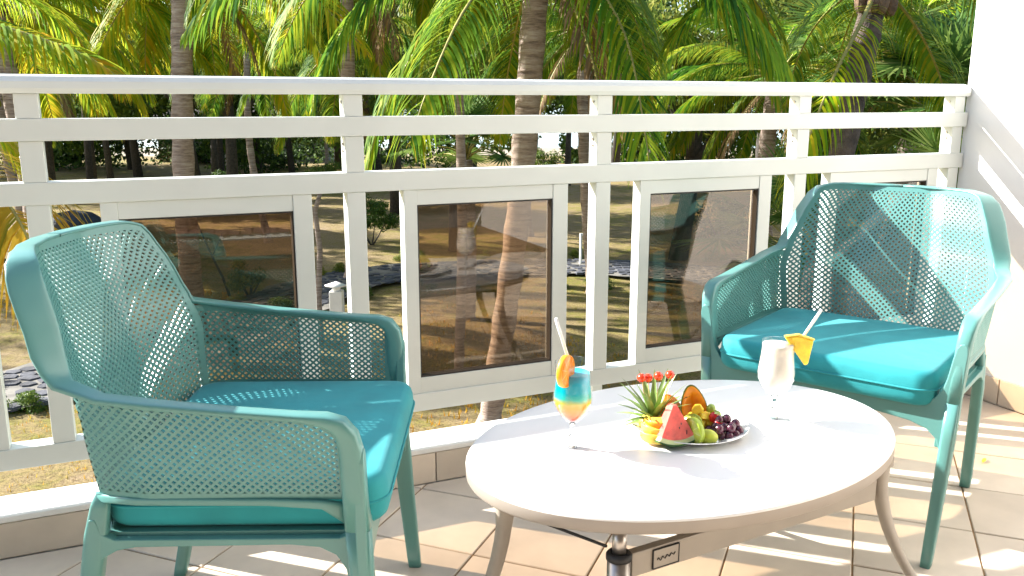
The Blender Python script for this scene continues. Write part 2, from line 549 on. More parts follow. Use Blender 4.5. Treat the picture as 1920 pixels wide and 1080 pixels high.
for i in range(len(sp1) - 1):
    a_ = Vector(sp1[i]); c_ = Vector(sp1[i + 1]); L_ = (c_ - a_).length; pn = Vector((-(c_ - a_).y, (c_ - a_).x)).normalized()
    for k in range(max(1, round(L_ / .27))):
        for j in range(-3, 4):
            q = a_.lerp(c_, (k + .5 * (j % 2)) / max(1, round(L_ / .27))) + pn * j * .30
            if random.random() < .06: continue
            stone_blob(mb, q.x + random.uniform(-.05, .05), q.y + random.uniform(-.05, .05), G + .10, random.uniform(.12, .168), .022, random.randint(5, 8))
tag(mb.build('paving_stones', M['stone']), 'dark irregular stones set in the pale path below the balcony', kind='stuff')

# grass tufts near the balcony
mb = MB()
for _ in range(9000):
    y = random.uniform(7.5, 20); x = random.uniform(-.85, .85) * y * .8 - .3
    if math.sin(x * 1.1 + 2) + math.cos(y * .9 + x * .4) + random.uniform(-1, 1) < -.3: continue
    for k in range(3):
        a = random.uniform(0, 2 * PI); h = random.uniform(.03, .10); w = .012
        dx, dy = math.cos(a), math.sin(a)
        bx = x + random.uniform(-.05, .05); by = y + random.uniform(-.05, .05)
        mb.add([(bx - dy * w, by + dx * w, G - .02), (bx + dy * w, by - dx * w, G - .02), (bx + dx * h * .6, by + dy * h * .6, G + h)], [(0, 1, 2)])
def set_vary(me, vals=None, seed=1):
    rr = random.Random(seed)
    at = me.attributes.new('vary', 'FLOAT', 'FACE')
    at.data.foreach_set('value', vals if vals else [rr.random() * .75 for _ in me.polygons])
g = mb.build('grass', M['frond_gold']); set_vary(g.data)
tag(g, 'sparse yellow-green grass tufts on the sandy ground', kind='stuff')

# ------------------------------------------------------------------ balcony floor: every tile an object
fl = MB()
fl.prism([tuple(BF(-3.4, -1.2).xy), tuple(BF(WALL, -1.2).xy), tuple(BF(WALL, KF + .002).xy), tuple(BF(-3.4, KF + .002).xy)], 2, -.16, -.004)
fl.prism([tuple(BF(-3.4, -2.6).xy), tuple(BF(WALL, -2.6).xy), tuple(BF(WALL, -1.2).xy), tuple(BF(-3.4, -1.2).xy)], 2, -.16, -.002)
floor = tag(fl.build('balcony_floor', M['grout'], fixn=True), 'cream terracotta balcony floor laid diagonally with ochre grout', kind='structure')
T = .298
b45 = AZ + PI / 4
uA = Vector((math.cos(b45), math.sin(b45))); uB = Vector((-math.sin(b45), math.cos(b45)))
def clip(poly, f):
    out = []
    for i in range(len(poly)):
        a, c = poly[i], poly[(i + 1) % len(poly)]
        fa, fc = f(a), f(c)
        if fa >= 0: out.append(a)
        if fa * fc < 0:
            t = fa / (fa - fc); out.append(a + (c - a) * t)
    return out
full_tile = None
g2 = .0024
def tile_mesh(pts, c):
    mb = MB(); e = .0022
    n = len(pts)
    ctr = sum(pts, Vector((0, 0))) / n
    ins = []
    for i in range(n):
        p = pts[i]; v = (ctr - p).normalized()
        ins.append(p + v * e * 1.4)
    vs = [(p.x - c.x, p.y - c.y, -.008) for p in pts] + [(p.x - c.x, p.y - c.y, -.0022) for p in pts] + [(p.x - c.x, p.y - c.y, 0) for p in ins]
    fs = [tuple(range(2 * n, 3 * n))]
    for r_ in (0, 1):
        for i in range(n):
            fs.append((r_ * n + i, r_ * n + (i + 1) % n, (r_ + 1) * n + (i + 1) % n, (r_ + 1) * n + i))
    mb.add(vs, fs)
    return mb.mesh('tile', M['tile'])
D2 = Dv.xy; N2 = Nv.xy
rt = random.Random(3)
for i in range(-16, 18):
    for j in range(-16, 18):
        # uB offset -.0643 + T*i ; uA offset 1.842 + T*j
        c = uB * (-.0643 + T * (i + .5)) + uA * (1.842 + T * (j + .5))
        if c.dot(D2) > 3.3 or c.dot(D2) < -3.2 or c.dot(N2) > 2.7 or c.dot(N2) < -1.1: continue
        pts = [c + uA * s1 * (T / 2 - g2) + uB * s2 * (T / 2 - g2) for s1, s2 in ((-1, -1), (1, -1), (1, 1), (-1, 1))]
        fs_ = [lambda p: KF - .003 - p.dot(N2), lambda p: WALL - .012 - p.dot(D2), lambda p: p.dot(N2) + 1.14, lambda p: p.dot(D2) + 3.3]
        inside = all(f(p) >= 0 for f in fs_ for p in pts)
        if inside:
            if full_tile is None:
                full_tile = tile_mesh(pts, c)
            me = full_tile
        else:
            q = pts
            for f in fs_: q = clip(q, f) if len(q) > 2 else []
            if len(q) < 3: continue
            ar = abs(sum(q[k].cross(q[(k + 1) % len(q)]) if hasattr(q[k], 'cross') else 0 for k in range(len(q)))) / 2
            if ar < 2e-4: continue
            me = tile_mesh(q, c)
        o = link('tile', me, floor, (c.x, c.y, rt.uniform(-.0006, .0006)))
# kerb (white coping, tiled face)
kb = empty('balcony_kerb', BF(0, KF, 0), AZ, 'low kerb with white painted top and tiled face under the railing', 'kerb')
m_ = MB(); m_.box((-3.4, .010, -.30), (WALL, KB - KF, KH - .018)); m_.build('kerb_core', M['kerb_white'], kb)
m_ = MB(); m_.box((-3.4, -.001, KH - .018), (WALL, KB - KF + .012, KH)); m_.build('coping', M['kerb_white'], kb, bevel=.004)
x = -3.4 + .115
kx = (Vector((.0, .0)))
first = None
x = .475 - T * 13   # joint phase
while x < WALL - .02:
    w_ = min(T - .004, WALL - .014 - x)
    m_ = MB(); m_.box((0, 0, 0), (w_, .009, KH - .020))
    m_.build('tile', M['tile'], kb, (x, 0, .001), bevel=.0015)
    x += T

# ------------------------------------------------------------------ side wall, slab edge, facade behind
wl = empty('side_wall', BF(WALL, 0, 0), AZ, 'bright white side wall at the right end of the balcony', 'wall')
m_ = MB(); m_.box((0, -2.6, -3.2), (.22, 2.42, 4.2)); m_.build('wall', M['wall'], wl, bevel=.006)
n_ = -1.14
k = 0
while n_ < KF - .05:
    w_ = min(T - .004, KF - .004 - n_)
    m_ = MB(); m_.box((-.010, 0, 0), (-.001, w_, .098)); m_.build('tile', M['tile'], wl, (0, n_, .001), bevel=.0015)
    n_ += T
fc = empty('house_facade', BF(0, -2.6, 0), AZ, 'house facade with shade put into its colour, curtained sliding door and added ceiling behind the balcony', 'building')
m_ = MB()
m_.box((-5, -.25, -3.2), (-1.6, 0, 4.2)); m_.box((1.5, -.25, -3.2), (WALL - .002, 0, 4.2)); m_.box((-1.6, -.25, 2.25), (1.5, 0, 4.2)); m_.box((-1.6, -.25, -3.2), (1.5, 0, 0))
m_.box((-5, .001, 2.55), (WALL - .002, 2.7, 2.75))  # unseen ceiling slab, added to shade the facade and cut bounce light
m_.build('wall', M['facade'], fc)
for x0 in (-1.6, -.05):
    m_ = MB()
    m_.box((x0, -.12, 0), (x0 + .06, -.06, 2.25)); m_.box((x0 + 1.49, -.12, 0), (x0 + 1.55, -.06, 2.25)); m_.box((x0 + .06, -.12, 2.19), (x0 + 1.49, -.06, 2.25)); m_.box((x0 + .06, -.12, 0), (x0 + 1.49, -.06, .06))
    dr = m_.build('door', M['white'], fc)
    m_ = MB(); m_.box((x0 + .06, -.10, .06), (x0 + 1.49, -.09, 2.19)); m_.build('pane', M['dark_glass'], dr)
m_ = MB()
for i in range(22):
    xx = .2 + i * .05
    m_.box((xx, -.056 + .012 * (i % 2), .04), (xx + .049, -.045 + .012 * (i % 2), 2.2))
m_.build('curtain', M['curtain'], fc)

# ------------------------------------------------------------------ railing
RD = 2.40
rl = empty('balcony_railing', BF(0, RD, KH), AZ, 'white metal balcony railing with bronze glass panels along the kerb', 'railing')
S0, LB, PW = -.2353, .78486, .052
z_ = lambda z: z - KH
XL, XR = -3.3, WALL - .008
m_ = MB()
hr = [(-.004, 1.138), (-.008, 1.150), (-.006, 1.166), (.006, 1.178), (.028, 1.183), (.050, 1.178), (.062, 1.166), (.064, 1.150), (.060, 1.138)]
m_.prism([(a_, z_(c_)) for a_, c_ in hr], 0, XL, XR, smooth=False); m_.build('handrail', M['white'], rl, fixn=True)
m_ = MB(); m_.box((XL, -.003, z_(1.026)), (XR, .050, z_(1.079))); m_.build('upper_rail', M['white'], rl, bevel=.002)
m_ = MB(); m_.box((XL, -.001, z_(.872)), (XR, .054, z_(.927))); m_.build('middle_rail', M['white'], rl, bevel=.002)
m_ = MB(); m_.box((XL, -.001, z_(.206)), (XR, .054, z_(.261))); m_.build('bottom_rail', M['white'], rl, bevel=.002)
post_lo = None
for k in range(-4, 5):
    x0 = S0 + k * LB
    if k == 4: x0 = WALL - .012 - PW - .012
    m_ = MB()
    for a_, c_ in ((.2612, .8718), (.9272, 1.0258), (1.0792, 1.1378)):
        m_.box((0, .001, z_(a_)), (PW, .052, z_(c_)))
    m_.build('post', M['white'], rl, (x0, 0, 0), bevel=.0018)
    # bolts on the sunny side of the post
    m_ = MB()
    for zz in (1.118, 1.004, .985):
        m_.tube([(-.0004, .026, z_(zz)), (-.003, .026, z_(zz))], .0045, 8)
    m_.build('bolt', M['steel'], rl, (x0, 0, 0))
    if k in (-3, -2, 1, 2, 3):
        m_ = MB(); m_.box((.008, .012, 0), (.044, .044, z_(.2058))); m_.box((-.01, .002, 0), (.062, .056, .006))
        m_.build('foot', M['white'], rl, (x0, 0, 0))
    if k < 4:
        fx0 = .207 * LB; fx1 = .876 * LB; gx0 = .257 * LB; gx1 = .811 * LB
        m_ = MB()
        m_.box((fx0, .002, z_(.2612)), (gx0, .048, z_(.8718)))
        m_.box((gx1, .002, z_(.2612)), (fx1, .048, z_(.8718)))
        m_.box((gx0, .004, z_(.2612)), (gx1, .046, z_(.309)))
        m_.box((gx0, .004, z_(.828)), (gx1, .046, z_(.8718)))
        pf = m_.build('panel_frame', M['white'], rl, (x0, 0, 0), bevel=.0015)
        m_ = MB(); m_.box((gx0 + .0005, .018, z_(.3095)), (gx1 - .0005, .024, z_(.8275))); m_.build('glass_pane', M['bronze_glass'], pf)
        m_ = MB(); t_ = .0045
        za, zb = z_(.3092), z_(.8278)
        m_.box((gx0 + .0003, .006, za), (gx0 + t_, .036, zb)); m_.box((gx1 - t_, .006, za), (gx1 - .0003, .036, zb))
        m_.box((gx0 + t_, .007, za), (gx1 - t_, .035, za + t_)); m_.box((gx0 + t_, .007, zb - t_), (gx1 - t_, .035, zb))
        m_.build('gasket', M['gasket'], pf)

# ------------------------------------------------------------------ armchairs
def lerp(a, b, t): return a + (b - a) * t
def pw(x, pts):
    for (x0, y0), (x1, y1) in zip(pts, pts[1:]):
        if x <= x1:
            t = (x - x0) / (x1 - x0); t = max(0, t)
            t = t * t * (3 - 2 * t) * .5 + t * .5
            return y0 + (y1 - y0) * t
    return pts[-1][1]
def perf(surf, nu, nv, solid, th=.0016, mi=0):
    """surf(i,j)->(point, normal) on a cell lattice; X-shaped bars leave staggered diamond holes"""
    cache = {}
    vs, fs = [], []
    def V(a, c_, sgn):
        key = (round(a * 100), round(c_ * 100), sgn)
        if key not in cache:
            p, n = surf(a / nu, c_ / nv)
            cache[key] = len(vs); vs.append(p + n * th * sgn)
        return cache[key]
    t = .22; rr = .215
    for i in range(nu):
        for j in range(nv):
            if solid(i, j):
                cs = [(i, j), (i + 1, j), (i + 1, j + 1), (i, j + 1)]
                for sg in (1, -1):
                    q = [V(a, c_, sg) for a, c_ in cs]
                    fs.append(tuple(q if sg > 0 else q[::-1]))
                continue
            cx, cy = i + .5, j + .5
            inner = {'b': (cx, cy - rr), 'r': (cx + rr, cy), 't': (cx, cy + rr), 'l': (cx - rr, cy)}
            arms = [((i, j), (i + t, j), 'b', 'l', (i, j + t)), ((i + 1, j), (i + 1, j + t), 'r', 'b', (i + 1 - t, j)),
                    ((i + 1, j + 1), (i + 1 - t, j + 1), 't', 'r', (i + 1, j + 1 - t)), ((i, j + 1), (i, j + 1 - t), 'l', 't', (i + t, j + 1))]
            for c0, e1, k1, k2, e2 in arms:
                for sg in (1, -1):
                    a = V(*c0, sg); b1 = V(*e1, sg); i1 = V(*inner[k1], sg); cc = V(cx, cy, sg); i2 = V(*inner[k2], sg); b2 = V(*e2, sg)
                    q1 = (a, b1, i1, cc); q2 = (a, cc, i2, b2)
                    if sg < 0: q1 = q1[::-1]; q2 = q2[::-1]
                    fs.append(q1); fs.append(q2)
                for p, q in ((e1, inner[k1]), (inner[k2], e2)):
                    fs.append((V(*p, 1), V(*q, 1), V(*q, -1), V(*p, -1))[::-1])
    mb = MB(); mb.add(vs, fs, False, mi)
    return mb
BZ0, BZ1 = .405, .868
def back_w(z): return pw(z, [(.405, .272), (.45, .284), (.62, .304), (.69, .290), (.75, .268), (.868, .226)])
def back_xc(z): return pw(z, [(.405, -.235), (.60, -.272), (.75, -.315), (.868, -.352)])
def back_wing(z): return pw(z, [(.405, .055), (.62, .078), (.70, .082), (.868, .070)])
def back_pt(u, v):
    uu = u * 2 - 1; au = abs(uu)
    ztop = BZ1 - .016 * max(0, (au - .78) / .22) ** 2.2
    z = lerp(BZ0, ztop, v)
    w = back_w(z)
    x = back_xc(z) + back_wing(z) * max(0, (au - .35) / .65) ** 1.25
    return Vector((x, w * uu, z))
def with_normal(f, flip=1):
    def g_(u, v):
        e = .01
        p = f(u, v)
        du = f(min(1, u + e), v) - f(max(0, u - e), v); dv = f(u, min(1, v + e)) - f(u, max(0, v - e))
        n = du.cross(dv)
        n = n.normalized() * flip if n.length > 1e-12 else Vector((1, 0, 0))
        return p, n
    return g_
def rail_z(x): return pw(x, [(-.20, .662), (-.05, .645), (.16, .624), (.24, .615)])
def side_pt(sy):
    def f(u, v):
        # rear edge follows the back, front edge the leg
        zr = lerp(.468, .668, v)
        xr = back_xc(zr) + back_wing(zr)
        x = lerp(xr, .236, u)
        z = lerp(.468, rail_z(x), v)
        yb = lerp(back_w(z), .305 + .022 * v, min(1, u * 5) ** .7)
        return Vector((x, sy * yb, z))
    return f
def pillow(hx, hy, h, rc, re, crown, ncor=6, nring=6):
    def outline(inset):
        pts = []
        r_ = max(.004, rc - inset * .6); ax = hx - inset; ay = hy - inset
        for q, (sx, sy) in enumerate(((1, 1), (-1, 1), (-1, -1), (1, -1))):
            for k in range(ncor + 1):
                t = PI / 2 * (q + k / ncor)
                pts.append((sx * (ax - r_) + r_ * math.cos(t), sy * (ay - r_) + r_ * math.sin(t)))
            # extra points along the straight edges
            nx_, ny_ = ((-1, 1), (-1, -1), (1, -1), (1, 1))[q]
            p0 = pts[-1]; p1 = (nx_ * (ax - r_) + r_ * math.cos(PI / 2 * (q + 1)), ny_ * (ay - r_) + r_ * math.sin(PI / 2 * (q + 1)))
            for k in range(1, 6):
                pts.append((lerp(p0[0], p1[0], k / 6), lerp(p0[1], p1[1], k / 6)))
        return pts
    mb = MB(); rings = []
    maxi = min(hx, hy) - .004
    for k in range(6, 0, -1):
        ins = re + (maxi - re) * k / 6; rings.append((ins, -h / 2))
    for k in range(9):
        t = -PI / 2 + PI * k / 8
        e = .75
        rings.append((re * (1 - abs(math.cos(t)) ** e), h / 2 * math.copysign(abs(math.sin(t)) ** e, t) if abs(t) > 1e-6 else 0))
    for k in range(1, 7):
        s_ = k / 6; rings.append((re + (maxi - re) * s_, h / 2 + crown * math.sin(s_ * PI / 2)))
    n = None
    for ins, z in rings:
        o = outline(ins); n = len(o)
        mb.v.extend([(a, c_, z) for a, c_ in o])
    for i in range(len(rings) - 1):
        for k in range(n):
            mb.f.append((i * n + k, i * n + (k + 1) % n, (i + 1) * n + (k + 1) % n, (i + 1) * n + k)); mb.sm.append(True); mb.mi.append(0)
    mb.f.append(tuple(range(n - 1, -1, -1))); mb.sm.append(True); mb.mi.append(0)
    mb.f.append(tuple(range((len(rings) - 1) * n, len(rings) * n))); mb.sm.append(True); mb.mi.append(0)
    return mb

def make_chair(loc, rz, label, cush_label):
    ch = empty('armchair', loc, rz, label, 'armchair', 'sea-green resin armchairs on the balcony')
    P_ = M['plastic']
    perf(with_normal(back_pt, -1), 34, 30, lambda i, j: j in (0, 29) or i in (0, 33), .0018).build('backrest', P_, ch)
    for sy in (-1, 1):
        f = with_normal(side_pt(sy), -sy)
        perf(f, 28, 13, lambda i, j: j == 0 or i == 27 or j == 12, .0018).build('side_panel', P_, ch)
    for sy in (-1, 1):
        # front leg
        m_ = MB()
        m_.loft([((.281, sy * .300, 0), (.015, 0, 0), (0, .012, 0)), ((.279, sy * .301, .02), (.016, 0, 0), (0, .013, 0)),
                 ((.263, sy * .308, .20), (.019, 0, 0), (0, .015, 0)), ((.254, sy * .314, .33), (.0205, 0, 0), (0, .016, 0)),
                 ((.250, sy * .317, .42), (.0215, 0, 0), (0, .016, 0))], 16, 4.5)
        m_.build('leg', P_, ch)
        # rear leg
        m_ = MB()
        m_.loft([((-.283, sy * .270, 0), (.014, 0, 0), (0, .014, 0)), ((-.279, sy * .272, .02), (.015, 0, 0), (0, .015, 0)),
                 ((-.240, sy * .281, .20), (.017, 0, 0), (0, .015, 0)), ((-.212, sy * .287, .33), (.019, 0, 0), (0, .015, 0)),
                 ((-.198, sy * .288, .40), (.020, 0, 0), (0, .013, 0)), ((-.188, sy * .288, .450), (.016, 0, 0), (0, .009, 0)), ((-.184, sy * .288, .475), (.010, 0, 0), (0, .004, 0))], 16, 4.0)
        m_.build('leg', P_, ch)
        # arm rail running on into the shoulder lip of the back
        m_ = MB()
        def sec(c, A, B): return (Vector((c[0], sy * c[1], c[2])), Vector((A[0], sy * A[1], A[2])), Vector((B[0], sy * B[1], B[2])))
        secs = [sec((.250, .317, .42), (.0215, 0, 0), (0, .016, 0)), sec((.247, .322, .50), (.0205, 0, 0), (0, .0165, 0)),
                sec((.245, .326, .565), (.020, 0, 0), (0, .017, 0)), sec((.240, .328, .590), (.018, 0, .004), (0, .018, 0)),
                sec((.228, .330, .608), (.010, 0, .011), (0, .0185, 0)), sec((.205, .331, .618), (.003, 0, .010), (0, .019, 0)),
                sec((.160, .331, .624), (.0008, 0, .0062), (0, .0165, 0)), sec((.05, .332, .634), (.0005, 0, .0055), (0, .0165, 0)),
                sec((-.07, .332, .646), (.0005, 0, .0055), (0, .0175, 0)), sec((-.15, .331, .656), (.0005, 0, .0055), (0, .0185, 0))]
        def lip(P_e, hv, hw, th_, up_=0.0):
            hv = Vector(hv).normalized()
            c_ = Vector(P_e) + hv * (hw - .004)
            nv_ = Vector((hv.y, -hv.x, 0)) * th_
            secs.append(sec(tuple(c_), (nv_.x, nv_.y, up_), tuple(hv * hw)))
        for zz, hw, ox, oy, up_ in ((.672, .021, -.35, .94, .0045), (.694, .024, -.55, .83, .003), (.720, .027, -.64, .77, .001), (.755, .028, -.66, .75, 0), (.790, .029, -.68, .73, 0), (.818, .029, -.70, .71, 0)):
            lip((back_xc(zz) + back_wing(zz), back_w(zz), zz), (ox, oy, 0), hw, .0042, up_)
        for u_, v_, ox, oy, hw, up_ in ((1.0, .965, -.72, .69, .028, .001), (.985, 1.0, -.80, .56, .025, .0022), (.955, 1.0, -.90, .38, .022, .003), (.92, 1.0, -.95, .22, .021, .0034), (.87, 1.0, -.99, .08, .018, .0036), (.78, 1.0, -1, 0, .017, .0036), (.6, 1.0, -1, 0, .0165, .0036), (.495, 1.0, -1, 0, .0165, .0036)):
            p_ = back_pt(u_, v_)
            k_ = min(1, max(0, (.97 - u_) / .1))
            lip((p_.x, p_.y, p_.z + .001), (ox, oy, 0), hw, lerp(.0035, .0008, k_), up_)
        m_.loft(secs, 16, 4.0)
        m_.build('arm', P_, ch)
        # bar under the mesh, bar under the slot
        m_ = MB()
        m_.loft([((-.190, sy * .287, .466), (0, 0, .008), (0, .006, 0)), ((-.12, sy * .303, .466), (0, 0, .0065), (0, .006, 0)), ((.10, sy * .307, .465), (0, 0, .0065), (0, .006, 0)), ((.19, sy * .310, .461), (0, 0, .008), (0, .006, 0)), ((.24, sy * .314, .442), (0, 0, .022), (0, .006, 0))], 12, 4)
        m_.build('side_bar', P_, ch)
        m_ = MB()
        poly = [(-.226, .30), (-.212, .30), (-.206, .335), (-.190, .358), (-.162, .374), (-.13, .380), (.13, .382), (.18, .377), (.208, .362), (.224, .335), (.230, .30), (.255, .30), (.255, .412), (.232, .400), (.215, .394), (-.165, .394), (-.185, .404), (-.195, .43), (-.205, .43), (-.214, .37)]
        y0, y1 = sorted((sy * .284, sy * .3005))
        m_.prism(poly, 1, y0, y1)
        m_.build('side_rail', P_, ch, fixn=True, bevel=.002)
    # front panel, seat platform
    m_ = MB()
    half = [(.333, .30), (.3345, .42), (.3375, .50), (.3405, .545), (.338, .562), (.330, .568), (.320, .566), (.313, .555), (.307, .525), (.300, .48), (.292, .450), (.276, .426), (.245, .412), (.10, .408)]
    half_b = [(.296, .30), (.288, .325), (.265, .345), (.225, .357), (.15, .364), (.0, .367)]
    half[0] = (.3295, .30)
    poly = half + [(-a, c_) for a, c_ in reversed(half)] + [(-a, c_) for a, c_ in half_b] + [(a, c_) for a, c_ in reversed(half_b[:-1])]
    m_.prism(poly, 0, .247, .2668); fp = m_.build('front_panel', P_, ch, fixn=True, bevel=.003)
    m_ = MB(); m_.box((-.215, -.285, .392), (.246, .285, .401)); m_.box((-.215, -.285, .368), (-.204, .285, .3915))
    for yy in (-.19, -.06, .07, .20): m_.box((-.203, yy, .374), (.24, yy + .006, .3915))
    m_.build('seat', P_, ch)
    # cushion: lies loose on the seat
    cu = empty('seat_cushion', loc, rz, cush_label, 'cushion', 'turquoise seat cushions')
    pillow(.246, .281, .088, .050, .022, .006).build('cushion_cover', M['cushion'], cu, (.048, 0, .4455))
    m_ = MB()
    hx, hy, rc = .2472, .2822, .055
    pts = []
    for q, (sx, s2) in enumerate(((1, 1), (-1, 1), (-1, -1), (1, -1))):
        for k in range(9):
            t = PI / 2 * (q + k / 8)
            pts.append(Vector((.048 + sx * (hx - rc) + rc * math.cos(t), s2 * (hy - rc) + rc * math.sin(t), .4455)))
    secs = []
    for i, p in enumerate(pts):
        t = (pts[(i + 1) % len(pts)] - pts[i - 1]).normalized()
        a_ = t.cross(Vector((0, 0, 1)))
        secs.append((p, a_ * .0028, Vector((0, 0, .0028))))
    m_.loft(secs, 6, 2, closed=True); m_.build('piping', M['cushion'], cu)
    return ch, cu
ch, cu = make_chair((-.5138, 1.6586, 0), R(1.15), 'sea-green perforated resin armchair at left, its back to the picture edge', 'turquoise cushion on the left armchair, mostly in shade with one sunlit patch')
c2 = copy_tree(ch); c2.location = (.9598, 2.368, 0); c2.rotation_euler = (0, 0, R(-128.65))
c2['label'] = 'sea-green perforated resin armchair by the white wall, half its back in bright sun'
k2 = copy_tree(cu); k2.location = c2.location; k2.rotation_euler = c2.rotation_euler
k2['label'] = 'turquoise cushion on the armchair by the white wall, right half sunlit'

# ------------------------------------------------------------------ table
TC = Vector((.371, 1.739, 0)); TA = R(28.93); TH = .43
tb = empty('oval_table', TC, TA, 'low white oval table with curved legs between the two armchairs', 'table')
m_ = MB()
n = 96
prof = [(-.035, -.030), (-.006, -.030), (-.002, -.029), (0, -.026), (0, -.0055), (-.0004, -.003), (-.0018, -.0009), (-.005, 0), (-.03, 0)]
for off, z in prof:
    for k in range(n):
        t = 2 * PI * k / n
        m_.v.append(((.494 + off) * math.cos(t), (.338 + off) * math.sin(t), TH + z))
for i in range(len(prof) - 1):
    for k in range(n):
        m_.f.append((i * n + k, i * n + (k + 1) % n, (i + 1) * n + (k + 1) % n, (i + 1) * n + k)); m_.sm.append(True); m_.mi.append(1 if i < 4 else 0)
m_.f.append(tuple(range(n - 1, -1, -1))); m_.sm.append(False); m_.mi.append(1)
m_.f.append(tuple(range((len(prof) - 1) * n, len(prof) * n))); m_.sm.append(False); m_.mi.append(0)
m_.build('tabletop', [M['table'], M['edge']], tb)
def sabre(x, y, ox, oy):
    m_ = MB()
    secs = []
    for s_ in range(13):
        t = s_ / 12
        z = .3995 * (1 - t)
        k = -.020 * math.sin(t * PI) + .20 * t ** 1.6
        hw = lerp(.0165, .0105, t) + (.003 if t < .12 else 0)
        secs.append(((x + ox * k, y + oy * k, z), (hw, 0, 0), (0, hw * .85, 0)))
    m_.loft(secs, 12, 2.6); m_.build('leg', M['table_leg'], tb)
    m_ = MB(); m_.box((x - .019, y - .017, .375), (x + .019, y + .017, .3995)); m_.build('leg_block', M['table_leg'], tb, bevel=.004)
sabre(-.440, .0, -.9, .0)
sabre(.335, -.222, .75, -.5)
sabre(.30, .235, .7, .6)
m_ = MB(); m_.tube([(-.335, -.222, .350), (-.335, -.222, .3998)], .0125, 20); m_.build('pole', M['steel'], tb)
m_ = MB(); m_.tube([(-.335, -.222, 0), (-.335, -.222, .352)], .0205, 24); m_.build('sleeve', M['steel'], tb)
m_ = MB(); m_.lathe([(.0127, .349), (.0127, .357), (.0195, .357), (.0228, .353), (.0228, .345), (.0208, .345)], 24, c=(-.335, -.222, 0)); m_.build('collar', M['rubber'], tb)
m_ = MB(); m_.box((-.313, -.231, .306), (.314, -.213, .352)); m_.build('apron_bar', M['table_leg'], tb, bevel=.002)
def bar(p, q, z0, z1, w):
    m_ = MB(); p = Vector(p); q = Vector(q); a_ = (q - p).normalized(); b_ = Vector((-a_.y, a_.x)) * w
    m_.prism([tuple(p - b_), tuple(q - b_), tuple(q + b_), tuple(p + b_)], 2, z0, z1)
    return m_.build('apron_bar', M['table_leg'], tb, fixn=True)
bar((-.350, -.206), (-.425, -.018), .362, .366, .002).data.materials[0] = M['rubber']
bar((-.424, .014), (.282, .24), .380, .3998, .006)
bar((.331, -.203), (.302, .214), .380, .3998, .006)
# small maker's plate with a scribbled word on the front bar
m_ = MB(); m_.box((-.268, -.2335, .3125), (-.212, -.2312, .3465)); pl_ = m_.build('maker_plate', M['table_leg'], tb)
m_ = MB()
for a_, c_ in (((-.2695, .311), (-.2105, .3125)), ((-.2695, .3465), (-.2105, .348)), ((-.2695, .3125), (-.268, .3465)), ((-.212, .3125), (-.2105, .3465))):
    m_.box((a_[0], -.2345, a_[1]), (c_[0], -.2312, c_[1]))
xs = [i / 30 for i in range(31)]
m_.tube([(-.260 + .040 * t, -.2343, .3275 + .0035 * math.sin(t * 26) * (1 - .4 * t) + .004 * t) for t in xs], .0009, 5)
m_.build('plate_print', M['rubber'], pl_)

# ------------------------------------------------------------------ drinks
def drink(name, loc, outer, liquid_mat, fill, label):
    g_ = empty(name, loc, 0, label, 'cocktail')
    th = .0016
    bowl_from = next(i for i, (r, z) in enumerate(outer) if z >= .052)
    m_ = MB(); m_.lathe([(.0101, .0004), (.034, .0004)] + outer[:4] + [(.0101, .0085)], 36); m_.build('foot', M['drink_glass'], g_)
    base = [(.0005, .0005), (.0099, .0005)] + [p for p in outer[4:bowl_from + 1]]
    m_ = MB(); m_.lathe(base + [(.0004, outer[bowl_from][1] + .002)], 36); m_.build('stem', M['solid_glass'], g_)
    bowl = outer[bowl_from:]
    inn = [(max(.0006, r - th), z + (.003 if i == 0 else 0)) for i, (r, z) in enumerate(bowl)]
    m_ = MB(); m_.lathe(bowl + [(bowl[-1][0] - th * .5, bowl[-1][1] + .0012)] + inn[::-1], 40); m_.build('glass_bowl', M['drink_glass'], g_)
    liq = [(.0005, inn[0][1] + .001)] + [(r - .0006, z) for r, z in inn[1:] if z < fill]
    # interpolate the radius at the fill line
    for (r0, z0), (r1, z1) in zip(inn, inn[1:]):
        if z0 <= fill <= z1: liq.append((lerp(r0, r1, (fill - z0) / (z1 - z0)) - .0006, fill))
    m_ = MB(); m_.lathe(liq + [(.0005, fill + .0004)], 40); m_.build('drink', liquid_mat, g_)
    return g_
prof1 = [(.0365, 0), (.0372, .0012), (.034, .003), (.020, .006), (.010, .009), (.0085, .014), (.0095, .019), (.0075, .024), (.0045, .032), (.0042, .045), (.0060, .053), (.014, .060), (.024, .069), (.0335, .083), (.0395, .098), (.0405, .106), (.0385, .122), (.0365, .140), (.0355, .160), (.0362, .1825)]
prof2 = [(.0350, 0), (.0358, .0012), (.033, .003), (.020, .0055), (.0095, .009), (.0080, .014), (.0100, .019), (.0065, .024), (.0045, .032), (.0050, .045), (.0085, .053), (.020, .063), (.032, .077), (.0395, .094), (.0410, .106), (.0392, .124), (.0362, .146), (.0348, .162), (.0352, .1785)]
L1 = Vector((.1222, 1.672, TH)); L2 = Vector((.5805, 1.838, TH))
drink('layered_cocktail_glass', L1, prof1, M['layered'], .160, 'tall stemmed glass of turquoise, orange and red layered cocktail')
drink('milky_cocktail_glass', L2, prof2, M['milk'], .172, 'tall stemmed glass of milky white cocktail at the right of the table')
def straw(p, q, label):
    m_ = MB()
    p = Vector(p); q = Vector(q)
    m_.tube([p, p.lerp(q, .8), p.lerp(q, .83), q], [.0033, .0033, .0036, .0033], 12)
    o = m_.build('drinking_straw', M['straw'], None)
    return tag(o, label, 'straw')
straw(L1 + Vector((.018, .0, .098)), L1 + Vector((-.036, -.003, .272)), 'white straw leaning left out of the layered cocktail')
straw(L2 + Vector((-.004, -.004, .095)), L2 + Vector((.093, .010, .247)), 'white straw leaning right out of the milky cocktail')
